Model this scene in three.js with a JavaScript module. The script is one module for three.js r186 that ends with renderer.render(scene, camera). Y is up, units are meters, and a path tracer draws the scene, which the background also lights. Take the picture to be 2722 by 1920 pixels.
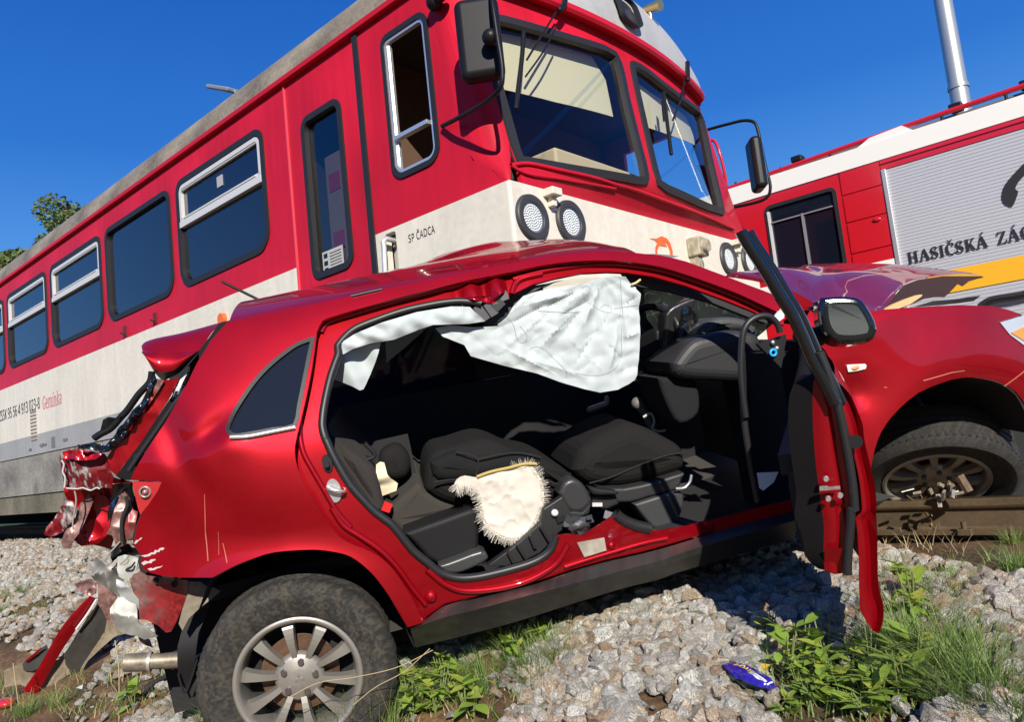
import * as THREE from 'three';
import { mergeGeometries, mergeVertices } from 'three/addons/utils/BufferGeometryUtils.js';
import { RoundedBoxGeometry } from 'three/addons/geometries/RoundedBoxGeometry.js';

// ---------------------------------------------------------------- camera, sky, sun, exposure
const W = 2722, H = 1920, F = 2056.9, CAM_Y = 0.455;
const V3 = (x, y, z) => new THREE.Vector3(x, y, z);
const FWD = V3(-0.65943886, 0.10608471, -0.74423546), RGT = V3(0.73659511, -0.10665396, -0.66787168), UPV = V3(0.15022663, 0.98862074, 0.00780971);
const scene = new THREE.Scene();
const camera = new THREE.PerspectiveCamera(2 * Math.atan(H / 2 / F) * 180 / Math.PI, W / H, 0.05, 900);
camera.position.set(0, CAM_Y, 0);
camera.quaternion.setFromRotationMatrix(new THREE.Matrix4().makeBasis(RGT, UPV, FWD.clone().negate()));
camera.updateMatrixWorld();
const renderer = new THREE.WebGLRenderer({ antialias: true });
renderer.setSize(1024, 723);
renderer.toneMapping = THREE.LinearToneMapping;
renderer.toneMappingExposure = 1.3;
renderer.shadowMap.enabled = true;
{ // clear autumn sky: a gradient with height only
  const w = 64, h = 256, d = new Float32Array(w * h * 4);
  const st = [[-90, .16, .15, .13], [-4, .16, .15, .13], [0, .22, .43, .73], [6, .16, .375, .72], [13, .078, .262, .64], [22, .024, .144, .50], [32, .012, .097, .405], [50, .008, .070, .34], [90, .007, .056, .30]];
  for (let j = 0; j < h; j++) {
    const el = (j + .5) / h * 180 - 90;
    let k = 0; while (k < st.length - 2 && el > st[k + 1][0]) k++;
    const t = Math.min(1, Math.max(0, (el - st[k][0]) / (st[k + 1][0] - st[k][0])));
    for (let i = 0; i < w; i++) { const o = (j * w + i) * 4; for (let c = 0; c < 3; c++) d[o + c] = st[k][c + 1] + (st[k + 1][c + 1] - st[k][c + 1]) * t; d[o + 3] = 1; }
  }
  const sky = new THREE.DataTexture(d, w, h, THREE.RGBAFormat, THREE.FloatType);
  sky.mapping = THREE.EquirectangularReflectionMapping; sky.magFilter = THREE.LinearFilter; sky.minFilter = THREE.LinearFilter; sky.colorSpace = THREE.LinearSRGBColorSpace; sky.needsUpdate = true;
  scene.background = sky; scene.environment = sky;
}
const SUN = V3(0.665, 0.49, 0.565).normalize();
const sun = new THREE.DirectionalLight(new THREE.Color().setRGB(1, .94, .84), 5.0);
sun.position.copy(SUN).multiplyScalar(40); sun.castShadow = true; sun.shadow.mapSize.set(4096, 4096); sun.shadow.radius = 1;
Object.assign(sun.shadow.camera, { left: -16, right: 16, top: 16, bottom: -16, near: 1, far: 90 });
scene.add(sun); scene.add(sun.target);

// ---------------------------------------------------------------- helpers
let seed = 20231;
const rnd = () => { seed = (seed + 0x6D2B79F5) | 0; let t = Math.imul(seed ^ (seed >>> 15), 1 | seed); t = (t + Math.imul(t ^ (t >>> 7), 61 | t)) ^ t; return ((t ^ (t >>> 14)) >>> 0) / 4294967296; };
const rr = (a, b) => a + (b - a) * rnd();
const hash3 = (x, y, z) => { let h = Math.imul(x | 0, 374761393) + Math.imul(y | 0, 668265263) + Math.imul(z | 0, 1274126177); h = Math.imul(h ^ (h >>> 13), 1274126177); return ((h ^ (h >>> 16)) >>> 0) / 4294967296; };
function vnoise(x, y, z = 0) { // value noise in -1..1
  const xi = Math.floor(x), yi = Math.floor(y), zi = Math.floor(z), s = t => t * t * (3 - 2 * t), u = s(x - xi), v = s(y - yi), w = s(z - zi);
  const L = (a, b, t) => a + (b - a) * t, q = (a, b, c) => hash3(xi + a, yi + b, zi + c);
  return 2 * L(L(L(q(0, 0, 0), q(1, 0, 0), u), L(q(0, 1, 0), q(1, 1, 0), u), v), L(L(q(0, 0, 1), q(1, 0, 1), u), L(q(0, 1, 1), q(1, 1, 1), u), v), w) - 1;
}
const fbm = (x, y, z = 0, n = 4) => { let a = 0, k = .5; for (let i = 0; i < n; i++) { a += k * vnoise(x, y, z + i * 7.3); x *= 2.03; y *= 2.03; z *= 2.03; k *= .5; } return a; };
const sstep = (a, b, x) => { const t = Math.min(1, Math.max(0, (x - a) / (b - a))); return t * t * (3 - 2 * t); };
const lerp = (a, b, t) => a + (b - a) * t;
const pw = (tab, x) => { if (x <= tab[0][0]) return tab[0][1]; for (let i = 1; i < tab.length; i++) if (x <= tab[i][0]) return lerp(tab[i - 1][1], tab[i][1], (x - tab[i - 1][0]) / (tab[i][0] - tab[i - 1][0])); return tab[tab.length - 1][1]; };
const pws = (tab, x) => { if (x <= tab[0][0]) return tab[0][1]; const n = tab.length; if (x >= tab[n - 1][0]) return tab[n - 1][1]; let i = 1; while (x > tab[i][0]) i++; // smooth (monotone-ish) cubic
  const p = k => tab[Math.max(0, Math.min(n - 1, k))], m = k => (p(k + 1)[1] - p(k - 1)[1]) / ((p(k + 1)[0] - p(k - 1)[0]) || 1), h = tab[i][0] - tab[i - 1][0], t = (x - tab[i - 1][0]) / h, t2 = t * t, t3 = t2 * t;
  return (2 * t3 - 3 * t2 + 1) * tab[i - 1][1] + (t3 - 2 * t2 + t) * h * m(i - 1) + (-2 * t3 + 3 * t2) * tab[i][1] + (t3 - t2) * h * m(i); };

// the photograph's pixel -> a direction; its distance comes from the surface it lies on
const ray = (px, py) => RGT.clone().multiplyScalar((px - W / 2) / F).addScaledVector(UPV, -(py - H / 2) / F).add(FWD).normalize();
const onAxis = (ax, px, py, v) => { const d = ray(px, py), o = ax === 'y' ? CAM_Y : 0; const t = (v - o) / d[ax]; return d.multiplyScalar(t).add(V3(0, CAM_Y, 0)); };
const onX = (p, v) => onAxis('x', p[0], p[1], v), onY = (p, v) => onAxis('y', p[0], p[1], v), onZ = (p, v) => onAxis('z', p[0], p[1], v);
const atDist = (p, t) => ray(p[0], p[1]).multiplyScalar(t).add(V3(0, CAM_Y, 0));
const VIEW = { A1: [0, 0, 2.3144], A2: [900, 0, 2.315], A3: [1200, 0, 2.1311], A4: [1900, 0, 1.8005], A5: [0, 600, 2.3144], A6: [100, 800, 2.3144], B1: [0, 1200, 2.25], B2: [500, 1300, 2.6125], B3: [700, 700, 2.025], B4: [1250, 680, 2.025], B5: [1900, 600, 2.3139], B6: [1000, 1400, 2.5511], B7: [1800, 1200, 2.2495], B8: [1700, 600, 2.3143], D: [0, 0, .84350], C1: [650, 620, 3.28], C2: [1300, 620, 2.87], C3: [1900, 660, 2.3139], C4: [100, 850, 3.1154], C5: [800, 1150, 2.0873], C6: [1900, 1150, 2.8423], C7: [0, 1380, 3] };
function T(view, s) { const [ox, oy, k] = VIEW[view]; return s.trim().split(/\s+/).map(q => { const [x, y] = q.split(',').map(Number); return [ox + x / k, oy + y / k]; }); }
const P1 = (view, x, y) => { const [ox, oy, k] = VIEW[view]; return [ox + x / k, oy + y / k]; };
function smooth(pts, n = 4) { // open Catmull-Rom through 2-D or 3-D arrays
  if (pts.length < 3) return pts.slice(); const out = [];
  for (let i = 0; i < pts.length - 1; i++) {
    const a = pts[Math.max(0, i - 1)], b = pts[i], c = pts[i + 1], d = pts[Math.min(pts.length - 1, i + 2)];
    for (let k = 0; k < n; k++) { const t = k / n, t2 = t * t, t3 = t2 * t; out.push(b.map((_, j) => .5 * (2 * b[j] + (c[j] - a[j]) * t + (2 * a[j] - 5 * b[j] + 4 * c[j] - d[j]) * t2 + (3 * b[j] - a[j] - 3 * c[j] + d[j]) * t3))); }
  }
  out.push(pts[pts.length - 1].slice()); return out;
}
const V2 = p => new THREE.Vector2(p[0], p[1]);
// flat polygon (u,v) -> fine conforming triangles -> any surface fn(u,v); with thickness it is closed at the back and round the rim
function patch(poly, holes, fn, { edge = .06, thick = 0, flip = false, iter = 7, uvs = 1 } = {}) {
  const c = poly.map(V2), hs = (holes || []).map(h => h.map(V2));
  if (THREE.ShapeUtils.isClockWise(c)) c.reverse(); hs.forEach(h => { if (!THREE.ShapeUtils.isClockWise(h)) h.reverse(); });
  const faces = THREE.ShapeUtils.triangulateShape(c, hs), P = [...c, ...hs.flat()];
  let tri = faces.map(f => f.slice());
  const mid = new Map(), M = (a, b) => { const k = a < b ? a + '_' + b : b + '_' + a; if (!mid.has(k)) { P.push(P[a].clone().add(P[b]).multiplyScalar(.5)); mid.set(k, P.length - 1); } return mid.get(k); };
  const long = (a, b) => P[a].distanceToSquared(P[b]) > edge * edge;
  for (let it = 0; it < iter; it++) {
    const out = []; let any = false;
    for (const [a, b, d] of tri) {
      const e = [long(a, b), long(b, d), long(d, a)], n = e[0] + e[1] + e[2];
      if (!n) { out.push([a, b, d]); continue; } any = true;
      if (n === 3) { const x = M(a, b), y = M(b, d), z = M(d, a); out.push([a, x, z], [x, b, y], [z, y, d], [x, y, z]); continue; }
      let [p, q, r] = [a, b, d]; const rot = n === 1 ? e.indexOf(true) : (e.indexOf(false) + 1) % 3;
      for (let k = 0; k < rot; k++) [p, q, r] = [q, r, p];
      if (n === 1) { const x = M(p, q); out.push([p, x, r], [x, q, r]); }
      else { const x = M(p, q), y = M(q, r); out.push([x, q, y], [p, x, r], [x, y, r]); }
    }
    tri = out; if (!any) break;
  }
  const pos = P.map(p => fn(p.x, p.y)), h = 1e-3;
  const nor = P.map(p => { const a = fn(p.x + h, p.y).sub(fn(p.x - h, p.y)), b = fn(p.x, p.y + h).sub(fn(p.x, p.y - h)); const n = a.cross(b).normalize(); if (flip) n.negate(); return n; });
  const vp = [], vn = [], vu = [], idx = [], put = (p, n, u) => { vp.push(p.x, p.y, p.z); vn.push(n.x, n.y, n.z); vu.push(u.x * uvs, u.y * uvs); };
  P.forEach((p, i) => put(pos[i], nor[i], p));
  tri.forEach(t => flip ? idx.push(t[0], t[2], t[1]) : idx.push(t[0], t[1], t[2]));
  if (thick) {
    const o = P.length, back = pos.map((p, i) => p.clone().addScaledVector(nor[i], -thick));
    P.forEach((p, i) => put(back[i], nor[i].clone().negate(), p));
    tri.forEach(t => flip ? idx.push(o + t[0], o + t[1], o + t[2]) : idx.push(o + t[0], o + t[2], o + t[1]));
    const cnt = new Map(); tri.forEach(t => [[t[0], t[1]], [t[1], t[2]], [t[2], t[0]]].forEach(([a, b]) => { const k = Math.min(a, b) + '_' + Math.max(a, b); cnt.set(k, cnt.has(k) ? null : [a, b]); }));
    for (const e of cnt.values()) if (e) {
      const [a, b] = e, n = pos[b].clone().sub(pos[a]).cross(nor[a]).normalize(); if (flip) n.negate(); const s = vp.length / 3;
      put(pos[a], n, P[a]); put(pos[b], n, P[b]); put(back[b], n, P[b]); put(back[a], n, P[a]);
      flip ? idx.push(s, s + 1, s + 2, s, s + 2, s + 3) : idx.push(s, s + 2, s + 1, s, s + 3, s + 2);
    }
  }
  const g = new THREE.BufferGeometry();
  g.setAttribute('position', new THREE.Float32BufferAttribute(vp, 3)); g.setAttribute('normal', new THREE.Float32BufferAttribute(vn, 3)); g.setAttribute('uv', new THREE.Float32BufferAttribute(vu, 2)); g.setIndex(idx);
  return g;
}
const roundRect = (x0, y0, x1, y1, r, n = 6) => { const o = [], rs = Array.isArray(r) ? r : [r, r, r, r]; [[x1, y0, -90, rs[0]], [x1, y1, 0, rs[1]], [x0, y1, 90, rs[2]], [x0, y0, 180, rs[3]]].forEach(([x, y, a, q]) => { const cx = x === x1 ? x - q : x + q, cy = y === y1 ? y - q : y + q; for (let i = 0; i <= n; i++) { const t = (a + 90 * i / n) * Math.PI / 180; o.push([cx + q * Math.cos(t), cy + q * Math.sin(t)]); } }); return o; };
const ringGeo = (A, B, fn, thick) => { const n = A.length, f = gridRing; return f(n, A, B, fn, thick); };
function gridRing(n, A, B, fn, thick) { const P = [], I = [], N = 4; for (let i = 0; i < n; i++) { const a = fn(...A[i]), b = fn(...B[i]); const m = fn((A[i][0] + B[i][0]) / 2, (A[i][1] + B[i][1]) / 2); for (const [p, k] of [[a, -thick], [a.clone().lerp(m, .25), 0], [b.clone().lerp(m, .25), 0], [b, -thick]]) P.push(p.x + k * fn.n.x, p.y + k * fn.n.y, p.z + k * fn.n.z); } for (let i = 0; i < n; i++) for (let j = 0; j < N - 1; j++) { const a = i * N + j, b = ((i + 1) % n) * N + j; I.push(a, b, a + 1, a + 1, b, b + 1); } const g = new THREE.BufferGeometry(); g.setAttribute('position', new THREE.Float32BufferAttribute(P, 3)); g.setIndex(I); const q = g.toNonIndexed(); q.computeVertexNormals(); return q; }
const dedupe = (p, d) => p.filter((q, i) => { const r = p[(i + 1) % p.length]; return Math.hypot(q[0] - r[0], q[1] - r[1]) > d; });
const inset = (poly, d) => { // moves a closed outline inwards (counts on gentle curves)
  const a = poly.reduce((s, p, i) => { const q = poly[(i + 1) % poly.length]; return s + p[0] * q[1] - q[0] * p[1]; }, 0) > 0 ? 1 : -1, n = poly.length;
  return poly.map((p, i) => { const q = poly[(i + n - 1) % n], r = poly[(i + 1) % n]; let tx = r[0] - q[0], ty = r[1] - q[1]; const l = Math.hypot(tx, ty) || 1; return [p[0] - ty / l * d * a, p[1] + tx / l * d * a]; });
};
const tube = (pts, r, { n = 0, rs = 8, closed = false } = {}) => { const c = new THREE.CatmullRomCurve3(pts.map(p => p.isVector3 ? p : V3(...p)), closed, 'centripetal'); return new THREE.TubeGeometry(c, n || Math.max(6, pts.length * 6), r, rs, closed); };
const capTube = (pts, r, o) => { const g = [tube(pts, r, o)]; for (const p of [pts[0], pts[pts.length - 1]]) { const s = new THREE.SphereGeometry(r, 8, 6); s.translate(...(p.isVector3 ? p.toArray() : p)); g.push(s); } return merge(g); };
const clean = g => { const q = g.index ? g.toNonIndexed() : g.clone(); for (const k of Object.keys(q.attributes)) if (!['position', 'normal', 'uv'].includes(k)) q.deleteAttribute(k); if (!q.attributes.normal) q.computeVertexNormals(); if (!q.attributes.uv) q.setAttribute('uv', new THREE.Float32BufferAttribute(new Float32Array(q.attributes.position.count * 2), 2)); q.morphAttributes = {}; return q; };
const merge = gs => mergeGeometries(gs.map(clean));
const box = (x0, x1, y0, y1, z0, z1, r = 0) => { const a = [Math.abs(x1 - x0), Math.abs(y1 - y0), Math.abs(z1 - z0)]; const g = r ? new RoundedBoxGeometry(...a, 3, r) : new THREE.BoxGeometry(...a); g.translate((x0 + x1) / 2, (y0 + y1) / 2, (z0 + z1) / 2); return g; };
const bar = (a, b, w, h = w, upv = V3(0, 1, 0)) => { const A = a.isVector3 ? a : V3(...a), B = b.isVector3 ? b : V3(...b), d = B.clone().sub(A), l = d.length(); d.normalize(); const x = upv.clone().cross(d).normalize(), y = d.clone().cross(x); const g = new THREE.BoxGeometry(w, h, l); g.applyMatrix4(new THREE.Matrix4().makeBasis(x, y, d).setPosition(A.clone().add(B).multiplyScalar(.5))); return g; };
const cyl = (a, b, r0, r1 = r0, n = 20) => { const A = a.isVector3 ? a : V3(...a), B = b.isVector3 ? b : V3(...b), d = B.clone().sub(A); const g = new THREE.CylinderGeometry(r1, r0, d.length(), n); g.applyQuaternion(new THREE.Quaternion().setFromUnitVectors(V3(0, 1, 0), d.clone().normalize())); const m = A.clone().add(B).multiplyScalar(.5); g.translate(m.x, m.y, m.z); return g; };
const extr = (poly, depth, o = {}) => { const s = new THREE.Shape(poly.map(V2)); for (const h of o.holes || []) s.holes.push(new THREE.Path(h.map(V2))); return new THREE.ExtrudeGeometry(s, { depth, bevelEnabled: !!o.bevel, bevelSize: o.bevel || 0, bevelThickness: o.bevel || 0, bevelSegments: o.seg || 2, bevelOffset: o.bevel ? -o.bevel : 0, curveSegments: 8 }); };

const taken = new Map();
const numbered = n => { const k = taken.get(n) || 0; taken.set(n, k + 1); return k ? n + '_' + String(k).padStart(3, '0') : n; };
function mesh(name, geo, mat, parent) { const m = new THREE.Mesh(geo, mat); m.name = parent && parent !== scene ? name : numbered(name); m.castShadow = m.receiveShadow = true; (parent || scene).add(m); return m; }
function thing(name, label, category, group) { const o = new THREE.Group(); o.name = numbered(name); o.userData = { label, category }; if (group) o.userData.group = group; scene.add(o); return o; }
const tag = (o, label, category, group) => { o.userData.label = label; o.userData.category = category; if (group) o.userData.group = group; return o; };
const structure = (name, geo, mat) => { const m = mesh(name, geo, mat); m.userData.kind = 'structure'; return m; };

// ---------------------------------------------------------------- procedural textures and materials
function tex(n, fn, { srgb = true, rep = 1, h = n } = {}) { // fn(u,v)->[r,g,b] 0..1, tiles
  const d = new Uint8Array(n * h * 4); for (let j = 0; j < h; j++) for (let i = 0; i < n; i++) { const c = fn(i / n, j / h), o = (j * n + i) * 4; for (let k = 0; k < 3; k++) d[o + k] = Math.max(0, Math.min(255, (Array.isArray(c) ? c[k] : c) * 255)); d[o + 3] = 255; }
  const t = new THREE.DataTexture(d, n, h); t.wrapS = t.wrapT = THREE.RepeatWrapping; t.magFilter = THREE.LinearFilter; t.minFilter = THREE.LinearMipmapLinearFilter; t.generateMipmaps = true; t.repeat.set(rep, rep); if (srgb) t.colorSpace = THREE.SRGBColorSpace; t.needsUpdate = true; return t;
}
// noise that tiles over the unit square
const tn = (u, v, fx, fy, s = 0, n = 4) => { const blend = (a, b, t) => a + (b - a) * t, f = (x, y) => fbm(x * fx, y * fy, s, n), su = sstep(.75, 1, u), sv = sstep(.75, 1, v); return blend(blend(f(u, v), f(u - 1, v), su), blend(f(u, v - 1), f(u - 1, v - 1), su), sv); };
const grimeTex = tex(512, (u, v) => { const a = .95 + .06 * tn(u, v, 4, 3, 3, 5) + .05 * tn(u, v, 50, 5, 9, 3) + .04 * tn(u, v, 110, 110, 4, 2); return [a, a * .995, a * .98]; }, { rep: .31 });
const fadeTex = tex(512, (u, v) => { const a = tn(u, v, 4, 3, 21, 5), s = tn(u, v, 60, 4, 33, 3), k = .92 + .14 * a + .06 * s, p = Math.max(0, a * .9 + s * .5) * .05; return [k + p * .4, k * .96 + p, k * .96 + p]; }, { rep: .45 });
const fineRough = tex(256, (u, v) => .52 + .35 * tn(u, v, 9, 9, 7) + .12 * tn(u, v, 70, 70, 8, 2), { srgb: false, rep: .8 });
const dustTex = tex(512, (u, v) => { const a = tn(u, v, 5, 5, 51, 6), s = tn(u, v, 90, 90, 52, 2), k = .82 + .30 * a + .14 * s; return [k, k * .97, k * .92]; }, { rep: .55 });
const C = (r, g, b) => new THREE.Color().setRGB(r, g, b);
const std = (color, roughness = .6, o = {}) => new THREE.MeshStandardMaterial({ color, roughness, side: THREE.DoubleSide, ...o });
const phy = (color, roughness = .5, o = {}) => new THREE.MeshPhysicalMaterial({ color, roughness, side: THREE.DoubleSide, ...o });
const MAT = {
  trainRed: phy(C(.60, .010, .034), .62, { map: fadeTex, specularIntensity: .35, clearcoat: .18, clearcoatRoughness: .12 }),
  trainWhite: std(C(.76, .72, .63), .5, { map: grimeTex }),
  trainGrey: std(C(.36, .365, .37), .55, { map: grimeTex }), trainSkirt: std(C(.42, .42, .40), .6, { map: dustTex }),
  trainDirt: std(C(.25, .24, .19), .85, { map: dustTex }),
  roofGrey: std(C(.37, .34, .28), .62, { map: dustTex }), domeGrey: std(C(.46, .46, .46), .5, { map: grimeTex }),
  rubber: std(C(.014, .014, .015), .55), blackPlastic: phy(C(.010, .010, .011), .42, { specularIntensity: .45 }), blackGloss: phy(C(.006, .006, .007), .12, { clearcoat: 1, clearcoatRoughness: .05 }),
  alu: std(C(.72, .72, .70), .32, { metalness: .75 }), whiteAlu: std(C(.62, .62, .60), .4, { metalness: .15 }),
  darkGlass: phy(C(.006, .008, .016), .04, { ior: 1.7, specularIntensity: 1 }),
  glass: phy(C(.93, .96, .95), .02, { transmission: 1, thickness: 0, ior: 1.5 }),
  interior: std(C(.05, .042, .036), .8), tan: std(C(.60, .44, .25), .75), brown: std(C(.11, .062, .036), .7), blind: std(C(.62, .52, .33), .8),
  orange: std(C(.72, .13, .025), .55), black: std(C(.014, .014, .015), .9),
  steel: std(C(.34, .34, .34), .42, { metalness: .8, map: dustTex }), galv: std(C(.52, .54, .55), .42, { metalness: .65, map: grimeTex }),
};
function canvasTex(w, h, draw) { const c = document.createElement('canvas'); c.width = w; c.height = h; const x = c.getContext('2d'); draw(x, w, h); const t = new THREE.CanvasTexture(c); t.anisotropy = 4; return t; }
// flat print: lettering cut out by an alpha map, on a sheet 3 mm proud of its surface
function print(name, parent, w, h, px, draw, color, at, right, up) {
  const ph = Math.round(px * h / w), a = canvasTex(px, ph, (x, cw, ch) => { x.fillStyle = '#000'; x.fillRect(0, 0, cw, ch); x.fillStyle = '#fff'; x.strokeStyle = '#fff'; draw(x, cw, ch); });
  const m = std(color, .6, { alphaMap: a, transparent: true }); const g = new THREE.PlaneGeometry(w, h), R = right.clone().normalize(), U = up.clone().normalize(), N = R.clone().cross(U);
  g.applyMatrix4(new THREE.Matrix4().makeBasis(R, U, N).setPosition(at.clone().addScaledVector(N, .003))); const q = mesh(name, g, m, parent); q.castShadow = false; return q;
}
// ---------------------------------------------------------------- ground
const bank = z => pws([[-60, -.3], [-8, -.24], [-6.3, -.17], [-4, -.165], [-3.2, -.168], [-2.5, -.27], [-2, -.40], [-1.5, -.565], [-1, -.70], [0, -.86], [3, -.98], [8, -1.05]], z);
const groundY = (x, z) => bank(z) + .03 * fbm(x * .9, z * .9, 2, 3) + .012 * vnoise(x * 4, z * 4, 5);
{
  const soil = tex(512, (u, v) => { const a = tn(u, v, 6, 6, 61, 5), s = tn(u, v, 80, 80, 62, 2), k = .50 + .28 * a + .26 * s; return [k, k * .84, k * .66]; }, { rep: 1.1 });
  const g = new THREE.PlaneGeometry(26, 16, 260, 200); g.rotateX(-Math.PI / 2); g.translate(-8, 0, -1.5); const p = g.attributes.position, uv = [];
  for (let i = 0; i < p.count; i++) { p.setY(i, groundY(p.getX(i), p.getZ(i)) - .012); uv.push(p.getX(i), p.getZ(i)); }
  g.setAttribute('uv', new THREE.Float32BufferAttribute(uv, 2)); g.computeVertexNormals();
  structure('embankment_soil', g, std(C(.46, .37, .26), .95, { map: soil }));
  // wide land round about, with the green slope the mirrors show behind the camera
  const f = new THREE.PlaneGeometry(640, 640, 160, 160); f.rotateX(-Math.PI / 2); const q = f.attributes.position, fu = [];
  for (let i = 0; i < q.count; i++) { const x = q.getX(i), z = q.getZ(i), r = Math.hypot(x + 6, z); const near = r < 26 ? -1.35 : -.5; const hill = 26 * sstep(24, 120, z + .25 * x) * (1 + .3 * fbm(x * .02, z * .02, 3)) + sstep(60, 200, r) * (3 + 3 * fbm(x * .015, z * .015, 9)); q.setY(i, near + hill); fu.push(x * .3, z * .3); }
  f.setAttribute('uv', new THREE.Float32BufferAttribute(fu, 2)); f.computeVertexNormals();
  const mead = tex(256, (u, v) => { const a = tn(u, v, 6, 6, 71, 5), s = tn(u, v, 50, 50, 72, 2), k = .55 + .35 * a + .3 * s; return [k * .85, k, k * .45]; }, { rep: .12 });
  structure('meadow', f, std(C(.085, .12, .045), .95, { map: mead }));
}
// ---------------------------------------------------------------- rails
function rail(z, label) {
  const o = thing('steel_rail', label, 'rail', 'rails of the track'), x0 = -16, x1 = 7, t = tex(256, (u, v) => { const a = tn(u, v, 8, 8, z * 10, 5), k = .80 + .16 * a + .14 * tn(u, v, 90, 90, 4, 2); return [k, k * .92, k * .80]; }, { rep: 1.5 });
  const rust = std(C(.17, .14, .105), .7, { map: t, metalness: .35 }), prof = [[-.036, 0], [-.030, 0.004 - .0], [.030, .004], [.036, 0], [.036, -.026], [.030, -.036], [.010, -.046], [.008, -.118], [.020, -.128], [.062, -.138], [.062, -.149], [-.062, -.149], [-.062, -.138], [-.020, -.128], [-.008, -.118], [-.010, -.046], [-.030, -.036], [-.036, -.026]];
  const g = extr(prof, x1 - x0, {}); g.rotateY(Math.PI / 2); g.translate(x0, 0, z); mesh('rail_body', g, rust, o);
  const top = box(x0, x1, .0045, .0065, z - .026, z + .026); mesh('running_surface', top, std(C(.30, .26, .21), .35, { metalness: .8, map: t }), o);
  for (let k = 0; k < 9; k++) for (const s of [-1, 1]) { const x = -4.6 + k * .62; mesh('rail_clip', merge([box(x - .03, x + .03, -.149, -.118, z + s * .075 - .02, z + s * .075 + .02, .006), cyl([x, -.12, z + s * .08], [x, -.088, z + s * .08], .013, .013, 8)]), rust, o); }
  return o;
}
rail(-3.90, 'rusty near rail in front of the turned front wheel');
rail(-5.37, 'rusty far rail running beneath the railcar');
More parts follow.
